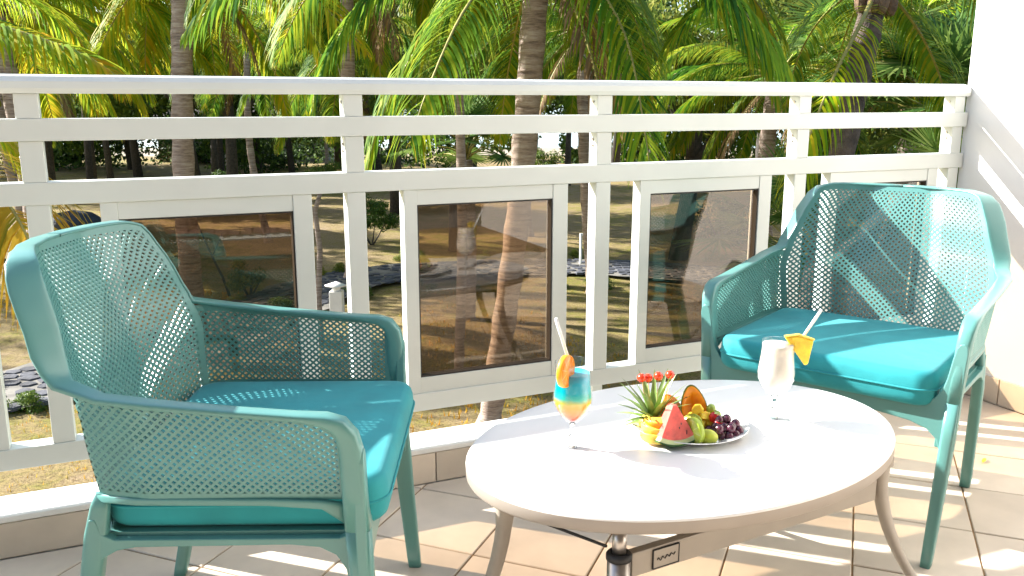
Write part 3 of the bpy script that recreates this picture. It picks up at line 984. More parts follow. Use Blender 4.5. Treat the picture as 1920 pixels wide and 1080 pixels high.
def place(o, loc, M3):
    o.matrix_world = Matrix.Translation(loc) @ M3.to_4x4()
def axes(x, y, z):
    return Matrix((Vector(x), Vector(y), Vector(z))).transposed()
def rotm(rx=0, ry=0, rz=0):
    return Matrix.Rotation(R(rz), 3, 'Z') @ Matrix.Rotation(R(ry), 3, 'Y') @ Matrix.Rotation(R(rx), 3, 'X')
def slice_disc(r, h, flesh, peel, label, cat='fruit slice', name='orange_slice', parent=None, group=None):
    g_ = empty(name, (0, 0, 0), 0, label, cat, group)
    m_ = MB(); m_.lathe([(.0005, -h / 2), (r * .93, -h / 2), (r * .93, h / 2), (.0005, h / 2)], 32); m_.build('flesh', M[flesh], g_)
    m_ = MB(); m_.lathe([(r * .932, -h / 2 - .0002), (r * .975, -h / 2), (r, -h * .25), (r, h * .25), (r * .975, h / 2), (r * .932, h / 2 + .0002)], 32); m_.build('peel', M[peel], g_)
    return g_
o = slice_disc(.0325, .011, 'orange_flesh', 'orange_peel', 'orange slice perched on the rim of the layered cocktail')
place(o, L1 + Vector((-.0170, -.033, .1725)), rotm(90, 0, 62))
# pineapple wedge on the second glass
m_ = MB()
m_.prism([(-.034, .034), (.0, .040), (.036, .030), (.026, -.032), (.018, -.036)], 1, -.007, .007)
g_ = empty('pineapple_wedge', (0, 0, 0), 0, 'yellow pineapple wedge on the rim of the milky cocktail', 'fruit slice')
m_.build('flesh', M['pine'], g_, bevel=.003, fixn=True)
m_ = MB(); m_.prism([(-.034, .0345), (.0, .0405), (.0365, .0305), (.039, .033), (.0, .0445), (-.036, .0375)], 1, -.0072, .0072)
m_.build('rind', M['yellow_rind'], g_, bevel=.001, fixn=True)
place(g_, L2 + Vector((.042, -.006, .158)), rotm(0, 0, -12) * .86)

# ------------------------------------------------------------------ plate of fruit
PC = Vector((.379, 1.768, TH))
m_ = MB()
m_.lathe([(.0005, .0035), (.075, .0035), (.090, .006), (.108, .014), (.122, .0185), (.1245, .0195), (.1250, .0185), (.122, .0165), (.105, .0105), (.088, .0025), (.072, .0015), (.070, .0), (.066, .0), (.064, .0015), (.0005, .0015)], 64)
o = m_.build('fruit_plate', M['china'], None, PC)
tag(o, 'round white china plate carrying the cut fruit', 'plate')
ZP = TH + .0045
def at_(x, y, z=0.0): return Vector((x, y, ZP + z))
# watermelon wedge: upright, rind down
g_ = empty('watermelon_wedge', (0, 0, 0), 0, 'upright red watermelon wedge with green rind at the front of the plate', 'fruit')
def wedge_layer(r0, r1, thick, name, m, apex=False, taper=.55):
    m_ = MB(); k = 14; a0, a1 = R(-27), R(27)
    vs = []
    for sgn in (-1, 1):
        for rr in (r0, r1):
            for i in range(k + 1):
                t = lerp(a0, a1, i / k)
                w = thick * (taper + (1 - taper) * rr / .092)
                vs.append((rr * math.sin(t), sgn * w / 2, .090 - rr * math.cos(t)))
    n1 = k + 1; fs = []
    for s_ in (0, 1):
        o_ = s_ * 2 * n1
        for i in range(k):
            f_ = (o_ + i, o_ + i + 1, o_ + n1 + i + 1, o_ + n1 + i)
            fs.append(f_ if s_ == 0 else f_[::-1])
    for rr in (0, 1):
        for i in range(k):
            fs.append((rr * n1 + i, rr * n1 + i + 1, 2 * n1 + rr * n1 + i + 1, 2 * n1 + rr * n1 + i))
    for i in (0, k):
        fs.append((i, n1 + i, 3 * n1 + i, 2 * n1 + i))
    m_.add(vs, fs, False)
    return m_.build(name, M[m], g_, fixn=True)
wedge_layer(.008, .0775, .045, 'flesh', 'melon_flesh')
wedge_layer(.0776, .0865, .045, 'pith', 'melon_white')
wedge_layer(.0866, .0900, .0455, 'rind', 'melon_skin')
m_ = MB()
for i in range(4):
    a_ = R(random.uniform(-20, 20)); rr = random.uniform(.045, .07)
    m_.ball((rr * math.sin(a_), -.5 * .045 * (.55 + .45 * rr / .092) + .0002, .090 - rr * math.cos(a_)), .0022, 6, 5, sc=(.7, .4, 1.2))
m_.build('seeds', M['seed'], g_)
place(g_, at_(.331, 1.676, 0), rotm(-12, 0, 14))
# second cut face hint: another watermelon wedge behind
# yellow melon slices, stacked at the left
def crescent(name, label, r, w, h, loc, rot, flesh='yellow_melon', rind='yellow_rind', cat='fruit slice', arc=150, group=None):
    g_ = empty(name, (0, 0, 0), 0, label, cat, group)
    for nm, ra, rb, mt, dz in (('flesh', r - w, r - .003, flesh, 0), ('rind', r - .0029, r, rind, .0003)):
        m_ = MB(); secs = []
        for i in range(17):
            t = R(lerp(-arc / 2, arc / 2, i / 16)); e = (1 - abs(i / 8 - 1) ** 3 * .45)
            rc_ = r - (r - (ra + rb) / 2) * 1.0
            d_ = Vector((math.sin(t), -math.cos(t), 0))
            secs.append((d_ * rc_, d_ * (rb - ra) / 2 * (e if nm == 'flesh' else 1), Vector((0, 0, h / 2 * e + dz))))
        m_.loft(secs, 12, 3.2); m_.build(nm, M[mt], g_)
    place(g_, loc, rot)
    return g_
crescent('melon_slice', 'pale yellow melon slice lying lowest at the left of the plate', .036, .030, .019, at_(.300, 1.706, .012), rotm(0, 0, -15))
crescent('melon_slice', 'orange-yellow melon slice lying on the lower yellow one', .036, .028, .016, at_(.303, 1.712, .0305), rotm(10, 4, -28))
crescent('melon_slice', 'thin browned melon slice topping the stack beside the watermelon', .033, .026, .012, at_(.306, 1.712, .0465), rotm(14, -6, -8), 'yellow_melon', 'orange_peel')
# papaya half, cut face to the camera
g_ = empty('papaya_half', (0, 0, 0), 0, 'orange papaya half with dark green rim standing behind the watermelon', 'fruit')
m_ = MB()
nr, na = 8, 36
def pap(t):  # outline of the cut face, pointed top
    a_ = math.cos(t); b_ = math.sin(t)
    return (.029 * a_ * (1 - .22 * max(0, b_)), .050 * b_)
vs = []; fs = []
for i in range(nr + 1):
    k_ = i / nr
    for j in range(na):
        x_, y_ = pap(2 * PI * j / na)
        s_ = math.cos(k_ * PI / 2); vs.append((x_ * max(.02, s_), .026 * math.sin(k_ * PI / 2), y_ * max(.02, s_)))
for i in range(nr):
    for j in range(na): fs.append((i * na + j, i * na + (j + 1) % na, (i + 1) * na + (j + 1) % na, (i + 1) * na + j))
fs.append(tuple(nr * na + j for j in range(na)))
m_.add(vs, fs, True); m_.build('skin', M['papaya_skin'], g_, fixn=True)
m_ = MB(); vs = []; fs = []
for i, (k_, dp) in enumerate(((1.0, 0), (.93, -.001), (.90, -.001), (.62, .002), (.45, .010), (.02, .013))):
    for j in range(na):
        x_, y_ = pap(2 * PI * j / na); vs.append((x_ * k_, dp - .0004, y_ * k_))
for i in range(5):
    for j in range(na): fs.append((i * na + j, i * na + (j + 1) % na, (i + 1) * na + (j + 1) % na, (i + 1) * na + j))
fs.append(tuple(5 * na + j for j in range(na)))
m_.add(vs, [f for f in fs if max(f) >= 2 * na or True], True)
me_o = m_.build('flesh', M['papaya_flesh'], g_, fixn=True)
me_o.data.materials.append(M['papaya_skin'])
for p_ in me_o.data.polygons:
    if max(p_.vertices) < 2 * na: p_.material_index = 1
place(g_, at_(.388, 1.768, .046), rotm(-14, -8, 4))
# pineapple chunks heaped in front of the papaya
rc = random.Random(5)
for i, (x_, y_, z_c, wd) in enumerate(((.377, 1.742, .020, 'lowest at the left'), (.398, 1.738, .021, 'lowest in the middle'), (.416, 1.742, .020, 'lowest beside the cherries'), (.384, 1.745, .036, 'upper, left'), (.404, 1.742, .037, 'upper, in the middle'), (.419, 1.748, .034, 'upper, beside the green grape'), (.391, 1.747, .050, 'topmost, against the papaya'))):
    m_ = MB(); m_.prism([(-.012, -.006), (-.004, -.009), (.011, -.007), (.010, .005), (.0, .009), (-.010, .006)], 0, -.009, .010)
    for q in range(len(m_.v)): m_.v[q] = tuple(c_ + rc.uniform(-.002, .002) for c_ in m_.v[q])
    o = m_.build('pineapple_chunk', M['pine'], None, bevel=.002, fixn=True)
    place(o, at_(x_, y_, z_c), rotm(rc.uniform(-40, 40), rc.uniform(-40, 40), rc.uniform(0, 180)))
    tag(o, 'yellow pineapple chunk in the heap before the papaya, ' + wd, 'fruit chunk', 'pineapple chunks before the papaya')
# lime slice standing, green fruit
o = slice_disc(.028, .012, 'lime_flesh', 'green_skin', 'lime slice standing on edge just right of the watermelon', name='lime_slice')
place(o, at_(.369, 1.678, .0285), rotm(90, 0, -58))
o = slice_disc(.021, .010, 'lime_flesh', 'green_skin', 'small lime slice tucked behind the standing lime slice', name='lime_slice')
place(o, at_(.372, 1.705, .034), rotm(70, 10, -20))
m_ = MB(); m_.ball((0, 0, 0), .017, 20, 14, sc=(1.25, .95, .92)); m_.tube([(-.0205, 0, 0), (-.0225, 0, 0)], [.002, .001], 8)
tag(m_.build('green_fruit', M['kiwi_skin'], None, at_(.399, 1.679, .0155), (0, 0, R(-12))), 'whole small yellow-green fruit at the front right of the plate', 'fruit')
# dark grapes: a bunch
g_ = empty('grape_bunch', at_(.447, 1.718, 0), 0, 'bunch of dark purple grapes at the right side of the plate', 'fruit')
gm = MB(); gm.ball((0, 0, 0), .0098, 14, 10, sc=(1, 1, 1.08)); gme = gm.mesh('grape', M['grape'])
for (x_, y_, z_c) in ((-.030, -.008, .012), (-.014, -.014, .010), (.002, -.016, .009), (.016, -.010, .010), (.026, .0, .015), (-.022, .004, .022), (-.006, -.004, .023), (.010, -.002, .024), (.020, .008, .027), (-.014, .010, .034), (.002, .012, .036), (-.034, .008, .012), (.006, -.012, .038 - .014), (-.020, -.018, .025), (.028, .014, .012)):
    o = link('grape', gme, g_, (x_, y_, z_c - .001)); o.rotation_euler = (rc.uniform(-.5, .5), rc.uniform(-.5, .5), 0)
m_ = MB(); m_.tube([(-.02, .012, .03), (.0, .006, .03), (.018, .008, .02)], .0012, 6); m_.build('stalk', M['stick'], g_)
for x_, y_, z_c, lb in ((.434, 1.757, .033, 'pale green grape on top behind the dark grapes'), (.446, 1.752, .022, 'pale green grape lower, just right of the red strawberries'), (.424, 1.765, .044, 'pale green grape highest, beside the papaya rim')):
    m_ = MB(); m_.ball((0, 0, 0), .0105, 14, 10, sc=(1, 1, 1.08))
    tag(m_.build('green_grape', M['green_grape'], None, at_(x_, y_, z_c)), lb, 'grape', 'green grapes behind the dark ones')
for x_, y_, z_c, lb in ((.424, 1.737, .036, 'red strawberry piece above the dark grapes'), (.431, 1.727, .024, 'red strawberry piece low among the dark grapes')):
    m_ = MB(); m_.ball((0, 0, 0), .011, 14, 10, sc=(1, .9, 1.15), jit=.06)
    g_ = tag(m_.build('strawberry', M['strawb'], None, at_(x_, y_, z_c), (.4, .3, 0)), lb, 'strawberry', 'strawberry pieces on the plate')
    m_ = MB()
    for k in range(5):
        a_ = 2 * PI * k / 5
        m_.add([(.002 * math.cos(a_ + 1.5), .002 * math.sin(a_ + 1.5), .0125), (.008 * math.cos(a_), .008 * math.sin(a_), .0135), (.002 * math.cos(a_ - 1.5), .002 * math.sin(a_ - 1.5), .0125)], [(0, 1, 2)])
    m_.build('calyx', M['crown_leaf'], g_)
# orange slices behind
o = slice_disc(.030, .009, 'orange_flesh', 'orange_peel', 'orange slice standing behind the melon stack'); place(o, at_(.343, 1.776, .030), rotm(64, 0, 18))
o = slice_disc(.030, .009, 'orange_flesh', 'orange_peel', 'orange slice leaning furthest back beside the pineapple leaves'); place(o, at_(.335, 1.796, .036), rotm(58, 0, 10))
g_ = empty('passionfruit_half', at_(.334, 1.742, .019), 0, 'dark passionfruit half between the pineapple leaves and the watermelon', 'fruit')
m_ = MB(); m_.lathe([(.0005, -.016), (.010, -.013), (.017, -.004), (.018, .004), (.0155, .005)], 20); m_.build('shell', M['passion'], g_)
m_ = MB(); m_.lathe([(.0156, .0045), (.008, .003), (.0005, .003)], 20); m_.build('pulp', M['orange_flesh'], g_)
# long sliver at the left of the plate rim
m_ = MB(); m_.loft([(Vector((-.024, 0, 0)), Vector((0, .0012, 0)), Vector((0, 0, .001))), (Vector((0, 0, .001)), Vector((0, .003, 0)), Vector((0, 0, .0022))), (Vector((.022, .0, 0)), Vector((0, .002, 0)), Vector((0, 0, .0018)))], 10, 2)
tag(m_.build('carrot_sliver', M['orange_peel'], None, at_(.286, 1.684, .014), (0, 0, R(-22))), 'thin orange sliver lying across the left rim of the plate', 'fruit slice')
# pineapple crown with leaves
g_ = empty('pineapple', at_(.300, 1.762, .0), 0, 'green pineapple crown standing at the back left of the plate', 'pineapple crown')
m_ = MB(); m_.lathe([(.0005, .0), (.024, .0), (.030, .008), (.029, .020), (.022, .028), (.010, .032), (.0005, .033)], 20); m_.build('crown_base', M['yellow_rind'], g_)
rl_ = random.Random(11)
for i in range(34):
    a_ = i * 2.39996; tier = i / 34
    el = lerp(R(-12), R(74), tier) + rl_.uniform(-.12, .12)
    Ln = lerp(.052, .106, min(1, tier * 1.4)) * rl_.uniform(.85, 1.12)
    w_ = .0082
    d_ = Vector((math.cos(a_), math.sin(a_), 0)); sd_ = Vector((-math.sin(a_), math.cos(a_), 0))
    m_ = MB(); p_ = Vector((0, 0, .018 + .016 * tier)) + d_ * .008; vs = []
    e_ = el
    for k in range(6):
        t = k / 5; ww = w_ * (1 - t ** 1.6) + .0003
        up_ = Vector((0, 0, 1)) * math.cos(e_) - d_ * math.sin(e_)
        vs += [p_ - sd_ * ww + up_ * ww * .35, p_, p_ + sd_ * ww + up_ * ww * .35]
        p_ = p_ + (d_ * math.cos(e_) + Vector((0, 0, math.sin(e_)))) * Ln / 5
        e_ -= lerp(.10, .05, tier)
    fs = []
    for k in range(5):
        for s_ in (0, 1): fs.append((3 * k + s_, 3 * k + s_ + 1, 3 * k + s_ + 4, 3 * k + s_ + 3))
    m_.add(vs, fs, True); m_.build('leaf', M['crown_leaf'], g_)
for x_, y_, z_c, lb in ((.2745, 1.770, .112, 'red cherry on a pick, leftmost above the pineapple crown'), (.289, 1.776, .110, 'red cherry on a pick, second from the left, half behind its neighbour'), (.310, 1.770, .116, 'red cherry on a pick, above the middle of the pineapple crown'), (.335, 1.772, .118, 'red cherry on a pick, rightmost above the pineapple crown')):
    g_ = empty('cherry_pick', at_(x_, y_, z_c), 0, lb, 'cherry', 'red cherries on picks')
    m_ = MB(); m_.ball((0, 0, 0), .0098, 16, 12, sc=(1, 1, .97)); m_.build('cherry', M['cherry'], g_)
    m_ = MB(); m_.tube([(0, 0, .010), ((.306 - x_) * .15, 0, -.03), ((.306 - x_) * .8, (1.762 - y_) * .8, -.085)], .0009, 6); m_.build('pick', M['stick'], g_)

# ------------------------------------------------------------------ palms
def frond_mesh(name, m_leaf, L_, th0, th1, leaf=.75, droop=1.0, nleaf=108, seed=1, width=.036, pts=None, sway=0.0, fwd=.55):
    """rachis as a curve, leaflets as real hanging blades; gravity is -Z"""
    rr = random.Random(seed)
    mb = MB(); vary = []
    K = 22
    if pts is None:
        pts = [Vector((0, 0, 0))]
        for k in range(K):
            t = (k + .5) / K
            a = lerp(th0, th1, t ** 1.15)
            yaw = sway * t
            pts.append(pts[-1] + Vector((math.cos(a) * math.cos(yaw), math.cos(a) * math.sin(yaw), math.sin(a))) * L_ / K)
    else:
        pts = [Vector(p) for p in pts]
        q = []
        n_ = len(pts)
        for i in range(n_ - 1):
            p0 = pts[max(i - 1, 0)]; p1 = pts[i]; p2 = pts[i + 1]; p3 = pts[min(i + 2, n_ - 1)]
            for s_ in range(5):
                t = s_ / 5
                q.append(.5 * ((2 * p1) + (-p0 + p2) * t + (2 * p0 - 5 * p1 + 4 * p2 - p3) * t * t + (-p0 + 3 * p1 - 3 * p2 + p3) * t ** 3))
        q.append(pts[-1]); pts = q
    n_ = len(pts)
    mb.tube(pts, [lerp(.026, .005, i / (n_ - 1)) for i in range(n_)], 6, mi=1)
    nfr = len(mb.f); vary += [0.5] * nfr
    def at(t):
        f = t * (n_ - 1); i = min(int(f), n_ - 2); return pts[i].lerp(pts[i + 1], f - i), (pts[i + 1] - pts[i]).normalized()
    for side in (-1, 1):
        for k in range(nleaf):
            t = .10 + .90 * (k + rr.uniform(-.3, .3)) / nleaf
            t = min(.998, max(.06, t))
            if rr.random() < .04: continue
            p, tan = at(t)
            sd = tan.cross(Vector((0, 0, 1)))
            if sd.length < .05: sd = Vector((0, 1, 0))
            sd.normalize(); sd *= side
            up = sd.cross(tan) * side; 
            ln = leaf * (math.sin(PI * min(1, (t * .93 + .10))) ** .55) * rr.uniform(.82, 1.12)
            if t > .9: ln *= 1 - (t - .9) * 3.5
            d = (sd * (1 - .35 * t) + tan * (fwd + .5 * t) + up * rr.uniform(-.05, .25)).normalized()
            w = width * rr.uniform(.75, 1.1)
            v_ = min(1, max(0, rr.gauss(.33, .2) + (.12 if t > .75 else 0)))
            S = 4
            q = p.copy(); vs = []
            wd = tan * .8 + Vector((0, 0, .25))
            for s_ in range(S + 1):
                u = s_ / S
                ww = w * .5 * (1 - u ** 1.8) * (.55 + .45 * min(1, u * 5)) + .0008
                wv = (wd - d * wd.dot(d)).normalized() * ww
                if s_ == S: vs.append(q.copy())
                else: vs += [q - wv, q + wv]
                q = q + d * ln / S
                g_ = droop * (.36 + .36 * u) * rr.uniform(.8, 1.15)
                d = (d + Vector((rr.uniform(-.05, .05), rr.uniform(-.05, .05), -g_))).normalized()
            fs = [(2 * s_, 2 * s_ + 1, 2 * s_ + 3, 2 * s_ + 2) for s_ in range(S - 1)] + [(2 * S - 2, 2 * S - 1, 2 * S)]
            mb.add(vs, fs, True, 0); vary += [v_ + rr.uniform(-.03, .03)] * len(fs)
    me = mb.mesh(name, [m_leaf, M['rachis']])
    set_vary(me, vary)
    return me
FR = {}
for key, mm in (('g', M['frond_green']), ('y', M['frond_yellow'])):
    FR[key] = [frond_mesh('frond', mm, 3.6, R(62), R(-40), .80, .8, seed=1),
               frond_mesh('frond', mm, 3.9, R(40), R(-62), .85, 1.0, seed=2, sway=.25),
               frond_mesh('frond', mm, 3.9, R(22), R(-72), .90, 1.15, seed=3, sway=-.3),
               frond_mesh('frond', mm, 3.6, R(0), R(-80), .85, 1.2, seed=4),
               frond_mesh('frond', mm, 3.2, R(-30), R(-84), .75, 1.2, seed=5, sway=.2)]
dry_fr = frond_mesh('dry_frond', M['dry_leaf'], 2.4, R(-45), R(-86), .5, 1.3, nleaf=34, seed=9)
def trunk_obj(parent, pts, r0, r1, m=None, rings=True, name='trunk', n=14):
    pts = [Vector(p) for p in pts]
    q = []
    n_ = len(pts)
    for i in range(n_ - 1):
        p0 = pts[max(i - 1, 0)]; p1 = pts[i]; p2 = pts[i + 1]; p3 = pts[min(i + 2, n_ - 1)]
        for s_ in range(12):
            t = s_ / 12
            q.append(.5 * ((2 * p1) + (-p0 + p2) * t + (2 * p0 - 5 * p1 + 4 * p2 - p3) * t * t + (-p0 + 3 * p1 - 3 * p2 + p3) * t ** 3))
    q.append(pts[-1])
    L_ = len(q); rad = []
    for i in range(L_):
        t = i / (L_ - 1); r = lerp(r0, r1, t ** .8) + r0 * .5 * max(0, 1 - t * 14)
        if rings: r *= 1.0 + .06 * ((i % 2) * 2 - 1) + random.uniform(-.02, .02)
        rad.append(r)
    m_ = MB(); m_.tube(q, rad, n); return m_.build(name, m or M['bark'], parent)
def palm(base, top, mid, r0, r1, key, nfr, label, seed=0, scale=1.0, group=None, low=1.0, az0=None, dry=2, boots=0, tm=None):
    rr = random.Random(seed)
    g_ = empty('palm_tree', base, 0, label, 'palm tree', group)
    B = Vector(base)
    T_ = Vector(top) - B
    Md = Vector(mid) - B
    trunk_obj(g_, [(0, 0, -.1), Md, T_], r0, r1, tm)
    for i in range(nfr):
        a = (az0 if az0 is not None else 0) + i * 2.39996 + rr.uniform(-.2, .2)
        if math.sin(a) < -.55: a = -a + rr.uniform(-.5, .5)
        t = i / nfr
        vi = 0 if t < .14 else 1 if t < .34 else 2 if t < .60 else 3 if t < .84 else 4
        o = link('frond', FR[key][vi], g_, T_ + Vector((math.cos(a), math.sin(a), 0)) * .06, (rr.uniform(-.12, .12), 0, a))
        s_ = scale * rr.uniform(.88, 1.1); o.scale = (s_, s_, s_)
    for i in range(dry):
        a = rr.uniform(0, 6.28)
        link('dry_frond', dry_fr, g_, T_ + Vector((math.cos(a) * .1, math.sin(a) * .1, -.15)), (0, 0, a))
    m_ = MB()
    for i in range(10):
        a = i * 2.4; m_.ball((T_.x + math.cos(a) * r1 * 1.1, T_.y + math.sin(a) * r1 * 1.1, T_.z - .1 - .03 * (i % 3)), .11, 8, 6, sc=(.7, .7, 1.5), jit=.1)
    m_.build('leaf_bases', M['boot'], g_)
    return g_
def frond_to(g_, key, pts, label=None, **kw):
    """a frond of its own shape, given by world points"""
    loc = g_.location
    me = frond_mesh('frond', M[key], 0, 0, 0, pts=[Vector(p) - loc for p in pts], **kw)
    return link('frond', me, g_)
P1 = palm((-.33, 11.1, G), (.30, 10.2, 2.85), (.08, 10.75, -.2), .155, .150, 'g', 20, 'coconut palm with curved ringed trunk right behind the middle of the railing', 3, 1.0)
frond_to(P1, 'frond_green', [(.35, 10.1, 2.85), (.85, 9.3, 2.95), (1.42, 8.8, 2.62), (1.95, 8.55, 2.18), (2.35, 8.45, 1.68), (2.66, 8.4, 1.22)], leaf=1.05, droop=1.1, nleaf=90, seed=21, width=.042, fwd=.2)
frond_to(P1, 'frond_green', [(.25, 10.1, 2.8), (-.1, 9.2, 2.45), (-.45, 8.3, 1.9), (-.72, 7.6, 1.2), (-.85, 7.3, .75)], leaf=.85, droop=1.0, nleaf=80, seed=22, width=.04, fwd=.7)
frond_to(P1, 'frond_green', [(.35, 10.2, 2.8), (.75, 9.8, 2.5), (1.15, 9.3, 1.8), (1.35, 9.0, .8), (1.42, 8.9, .2)], leaf=.9, droop=.9, nleaf=80, seed=23, width=.04)
frond_to(P1, 'frond_green', [(.25, 10.1, 2.9), (-.6, 9.6, 3.0), (-1.6, 9.3, 2.75), (-2.6, 9.1, 2.35), (-3.3, 9.0, 1.7)], leaf=1.1, droop=1.2, nleaf=90, seed=24, width=.042, fwd=.2)
P2 = palm((-5.75, 15.4, G), (-5.35, 15, 3.5), (-5.65, 15.1, -.2), .20, .17, 'y', 20, 'tall coconut palm with yellow-green crown left of centre, trunk behind the railing', 5, 1.05)
frond_to(P2, 'frond_yellow', [(-5.3, 14.8, 3.5), (-4.6, 13.9, 3.5), (-3.7, 13.1, 3.1), (-2.7, 12.5, 2.5), (-1.9, 12.2, 1.7)], leaf=1.2, droop=1.25, nleaf=90, seed=31, width=.045, fwd=.2)
P3 = palm((3.35, 10.3, G), (3.98, 10, 2.35), (3.62, 10.1, -.6), .15, .145, 'g', 9, 'palm at right with dark ringed trunk and shaggy brown leaf bases', 8, .8, dry=0, tm=M['dark_ring'])
frond_to(P3, 'frond_yellow', [(3.9, 9.9, 2.2), (3.6, 9.4, 1.9), (3.2, 9.0, 1.3), (2.9, 8.8, .6), (2.75, 8.7, .1)], leaf=.7, droop=1.1, nleaf=60, seed=41, width=.035)
P4 = palm((-8.95, 16.2, G), (-9.1, 16, 2.9), (-8.85, 16.1, -.6), .19, .16, 'y', 20, 'coconut palm with golden-green crown at the far left behind the railing', 12, 1.05)
P5 = palm((-5.9, 7.4, G), (-5.6, 7.7, 1.75), (-5.9, 7.5, -.7), .16, .14, 'y', 9, 'near coconut palm at the left edge, its golden fronds hanging beside the armchair', 14, .7, dry=0)
frond_to(P5, 'frond_yellow', [(-5.5, 7.7, 1.7), (-5.0, 7.9, 1.88), (-4.5, 8.0, 1.76), (-4.05, 8.0, 1.62), (-3.72, 8.0, 1.48), (-3.45, 8.0, 1.28)], leaf=.75, droop=1.2, nleaf=80, seed=51, width=.036, fwd=.2)
frond_to(P5, 'frond_gold', [(-5.4, 7.6, 1.6), (-4.6, 6.8, 1.35), (-3.9, 6.0, .92), (-3.40, 5.6, .66), (-3.16, 5.5, .45), (-3.03, 5.45, .18), (-2.95, 5.4, -.15)], leaf=.85, droop=1.5, nleaf=90, seed=52, width=.030, fwd=.1)
# palms a little further back
MID = [((-12.5, 23, G), (-12.2, 23, 2.6), 'y', 'leaning palm with yellow crown far left, behind the golden palm'),
       ((-3.95, 21, G), (-3.85, 20.5, 2.4), 'g', 'mid-distance palm with drooping green crown between the two tall trunks'),
       ((1.9, 19.5, G), (1.5, 19, 2.6), 'g', 'mid-distance palm with dark crown right of the middle trunk'),
       ((5.2, 17.5, G), (5.0, 17, 1.6), 'g', 'low-crowned palm behind the third railing bay'),
       ((8.7, 20.5, G), (8.9, 20, 2.9), 'y', 'yellow-green palm far right beside the white wall'),
       ((-7.6, 27, G), (-7.9, 27, 2.9), 'g', 'slim palm with thin crown seen over the left glass panel'),
       ((.6, 28.4, G), (.6, 28, 3.2), 'y', 'slim pale palm whose trunk shows through the middle glass panel'),
       ((-16.8, 30, G), (-17, 30, 3.4), 'g', 'distant palm at the left edge above the railing'),
       ((12.8, 27, G), (12.6, 27, 3.6), 'g', 'distant palm at the right, half behind the bright shrubs'),
       ((-2.5, 14.3, G), (-2.5, 14, 3.9), 'g', 'palm whose hanging green fronds fill the view above the handrail'),
       ((-.85, 13.2, G), (-.9, 13.3, 3.9), 'g', 'thin-trunked young palm seen through the middle glass panel')]
for i, (bs, tp, key, lb) in enumerate(MID):
    md = ((bs[0] + tp[0]) / 2 + random.uniform(-.3, .3), (bs[1] + tp[1]) / 2, -.2)
    r_ = .10 if i in (5, 6, 9) else .07 if i == 10 else .15
    palm(bs, tp, md, r_ * 1.15, r_, key, 22, lb, 60 + i, random.uniform(.9, 1.08) if i != 10 else .75)

# fan palms at the right
def fan_mesh(seed):
    rr = random.Random(seed); mb = MB(); vary = []
    pts = [Vector((0, 0, 0)), Vector((.35, 0, .30)), Vector((.75, 0, .48)), Vector((1.05, 0, .52))]
    mb.tube(pts, [.02, .016, .012, .010], 6, mi=1); vary += [.5] * len(mb.f)
    c = pts[-1]; ns = 38
    for k in range(ns):
        a = lerp(R(-158), R(158), k / (ns - 1))
        ln = .85 * (1 - .25 * abs(a) / PI) * rr.uniform(.9, 1.05)
        d = Vector((math.cos(a), math.sin(a), .12 * math.cos(a * 2)))
        w = .026; q = c.copy(); S = 5; vs = []; v_ = rr.gauss(.35, .15)
        for s_ in range(S + 1):
            u = s_ / S
            sd = Vector((-math.sin(a), math.cos(a), 0)) * (w * (.25 + 1.5 * u if u < .5 else 2.0 * (1 - u)) + .001)
            zz = Vector((0, 0, .012 if k % 2 else -.006)) * (1 - u)
            if s_ == S: vs.append(q.copy())
            else: vs += [q - sd + zz, q + sd - zz]
            q = q + d.normalized() * ln / S
            d = d + Vector((0, 0, -.02 - .30 * max(0, u - .35)))
        fs = [(2 * s_, 2 * s_ + 1, 2 * s_ + 3, 2 * s_ + 2) for s_ in range(S - 1)] + [(2 * S - 2, 2 * S - 1, 2 * S)]
        mb.add(vs, fs, True, 0); vary += [min(1, max(0, v_))] * len(fs)
    me = mb.mesh('fan_leaf', [M['fan_green'], M['rachis']]); set_vary(me, vary); return me
FAN = [fan_mesh(1), fan_mesh(2), fan_mesh(3)]
def fan_palm(base, h, nl, label, seed, sc=1.0):
    rr = random.Random(seed)
    g_ = empty('fan_palm', base, 0, label, 'fan palm')
    trunk_obj(g_, [(0, 0, -.1), (.05, 0, h * .5), (0, 0, h)], .16, .13)
    for i in range(nl):
        a = i * 2.39996 + rr.uniform(-.2, .2); t = i / nl
        o = link('fan_leaf', FAN[i % 3], g_, (0, 0, h + rr.uniform(-.1, .1)), (0, 0, 0))
        o.rotation_euler = (0, lerp(R(-62), R(38), t) + rr.uniform(-.12, .12), a)
        s_ = sc * rr.uniform(.85, 1.15); o.scale = (s_, s_, s_)
    return g_
fan_palm((5.9, 15.8, G), 4.7, 30, 'fan palm with bright green pleated leaves left of the right-hand trunk', 1, 1.05)
fan_palm((7.35, 14.9, G), 3.9, 30, 'fan palm with pale sunlit leaves right of the right-hand trunk', 2, 1.1)
fan_palm((6.6, 13.0, G), 2.3, 26, 'low fan palm seen between the rails at the right', 3, 1.0)
fan_palm((9.3, 17.0, G), 4.6, 28, 'fan palm against the white wall edge', 4, 1.1)
fan_palm((4.4, 13.4, G), 1.9, 22, 'low fan palm behind the third bay of the railing', 6, .9)
fan_palm((-.9, 17.2, G), 3.2, 20, 'small bright fan palm just left of the middle trunk above the handrail', 5, .8)

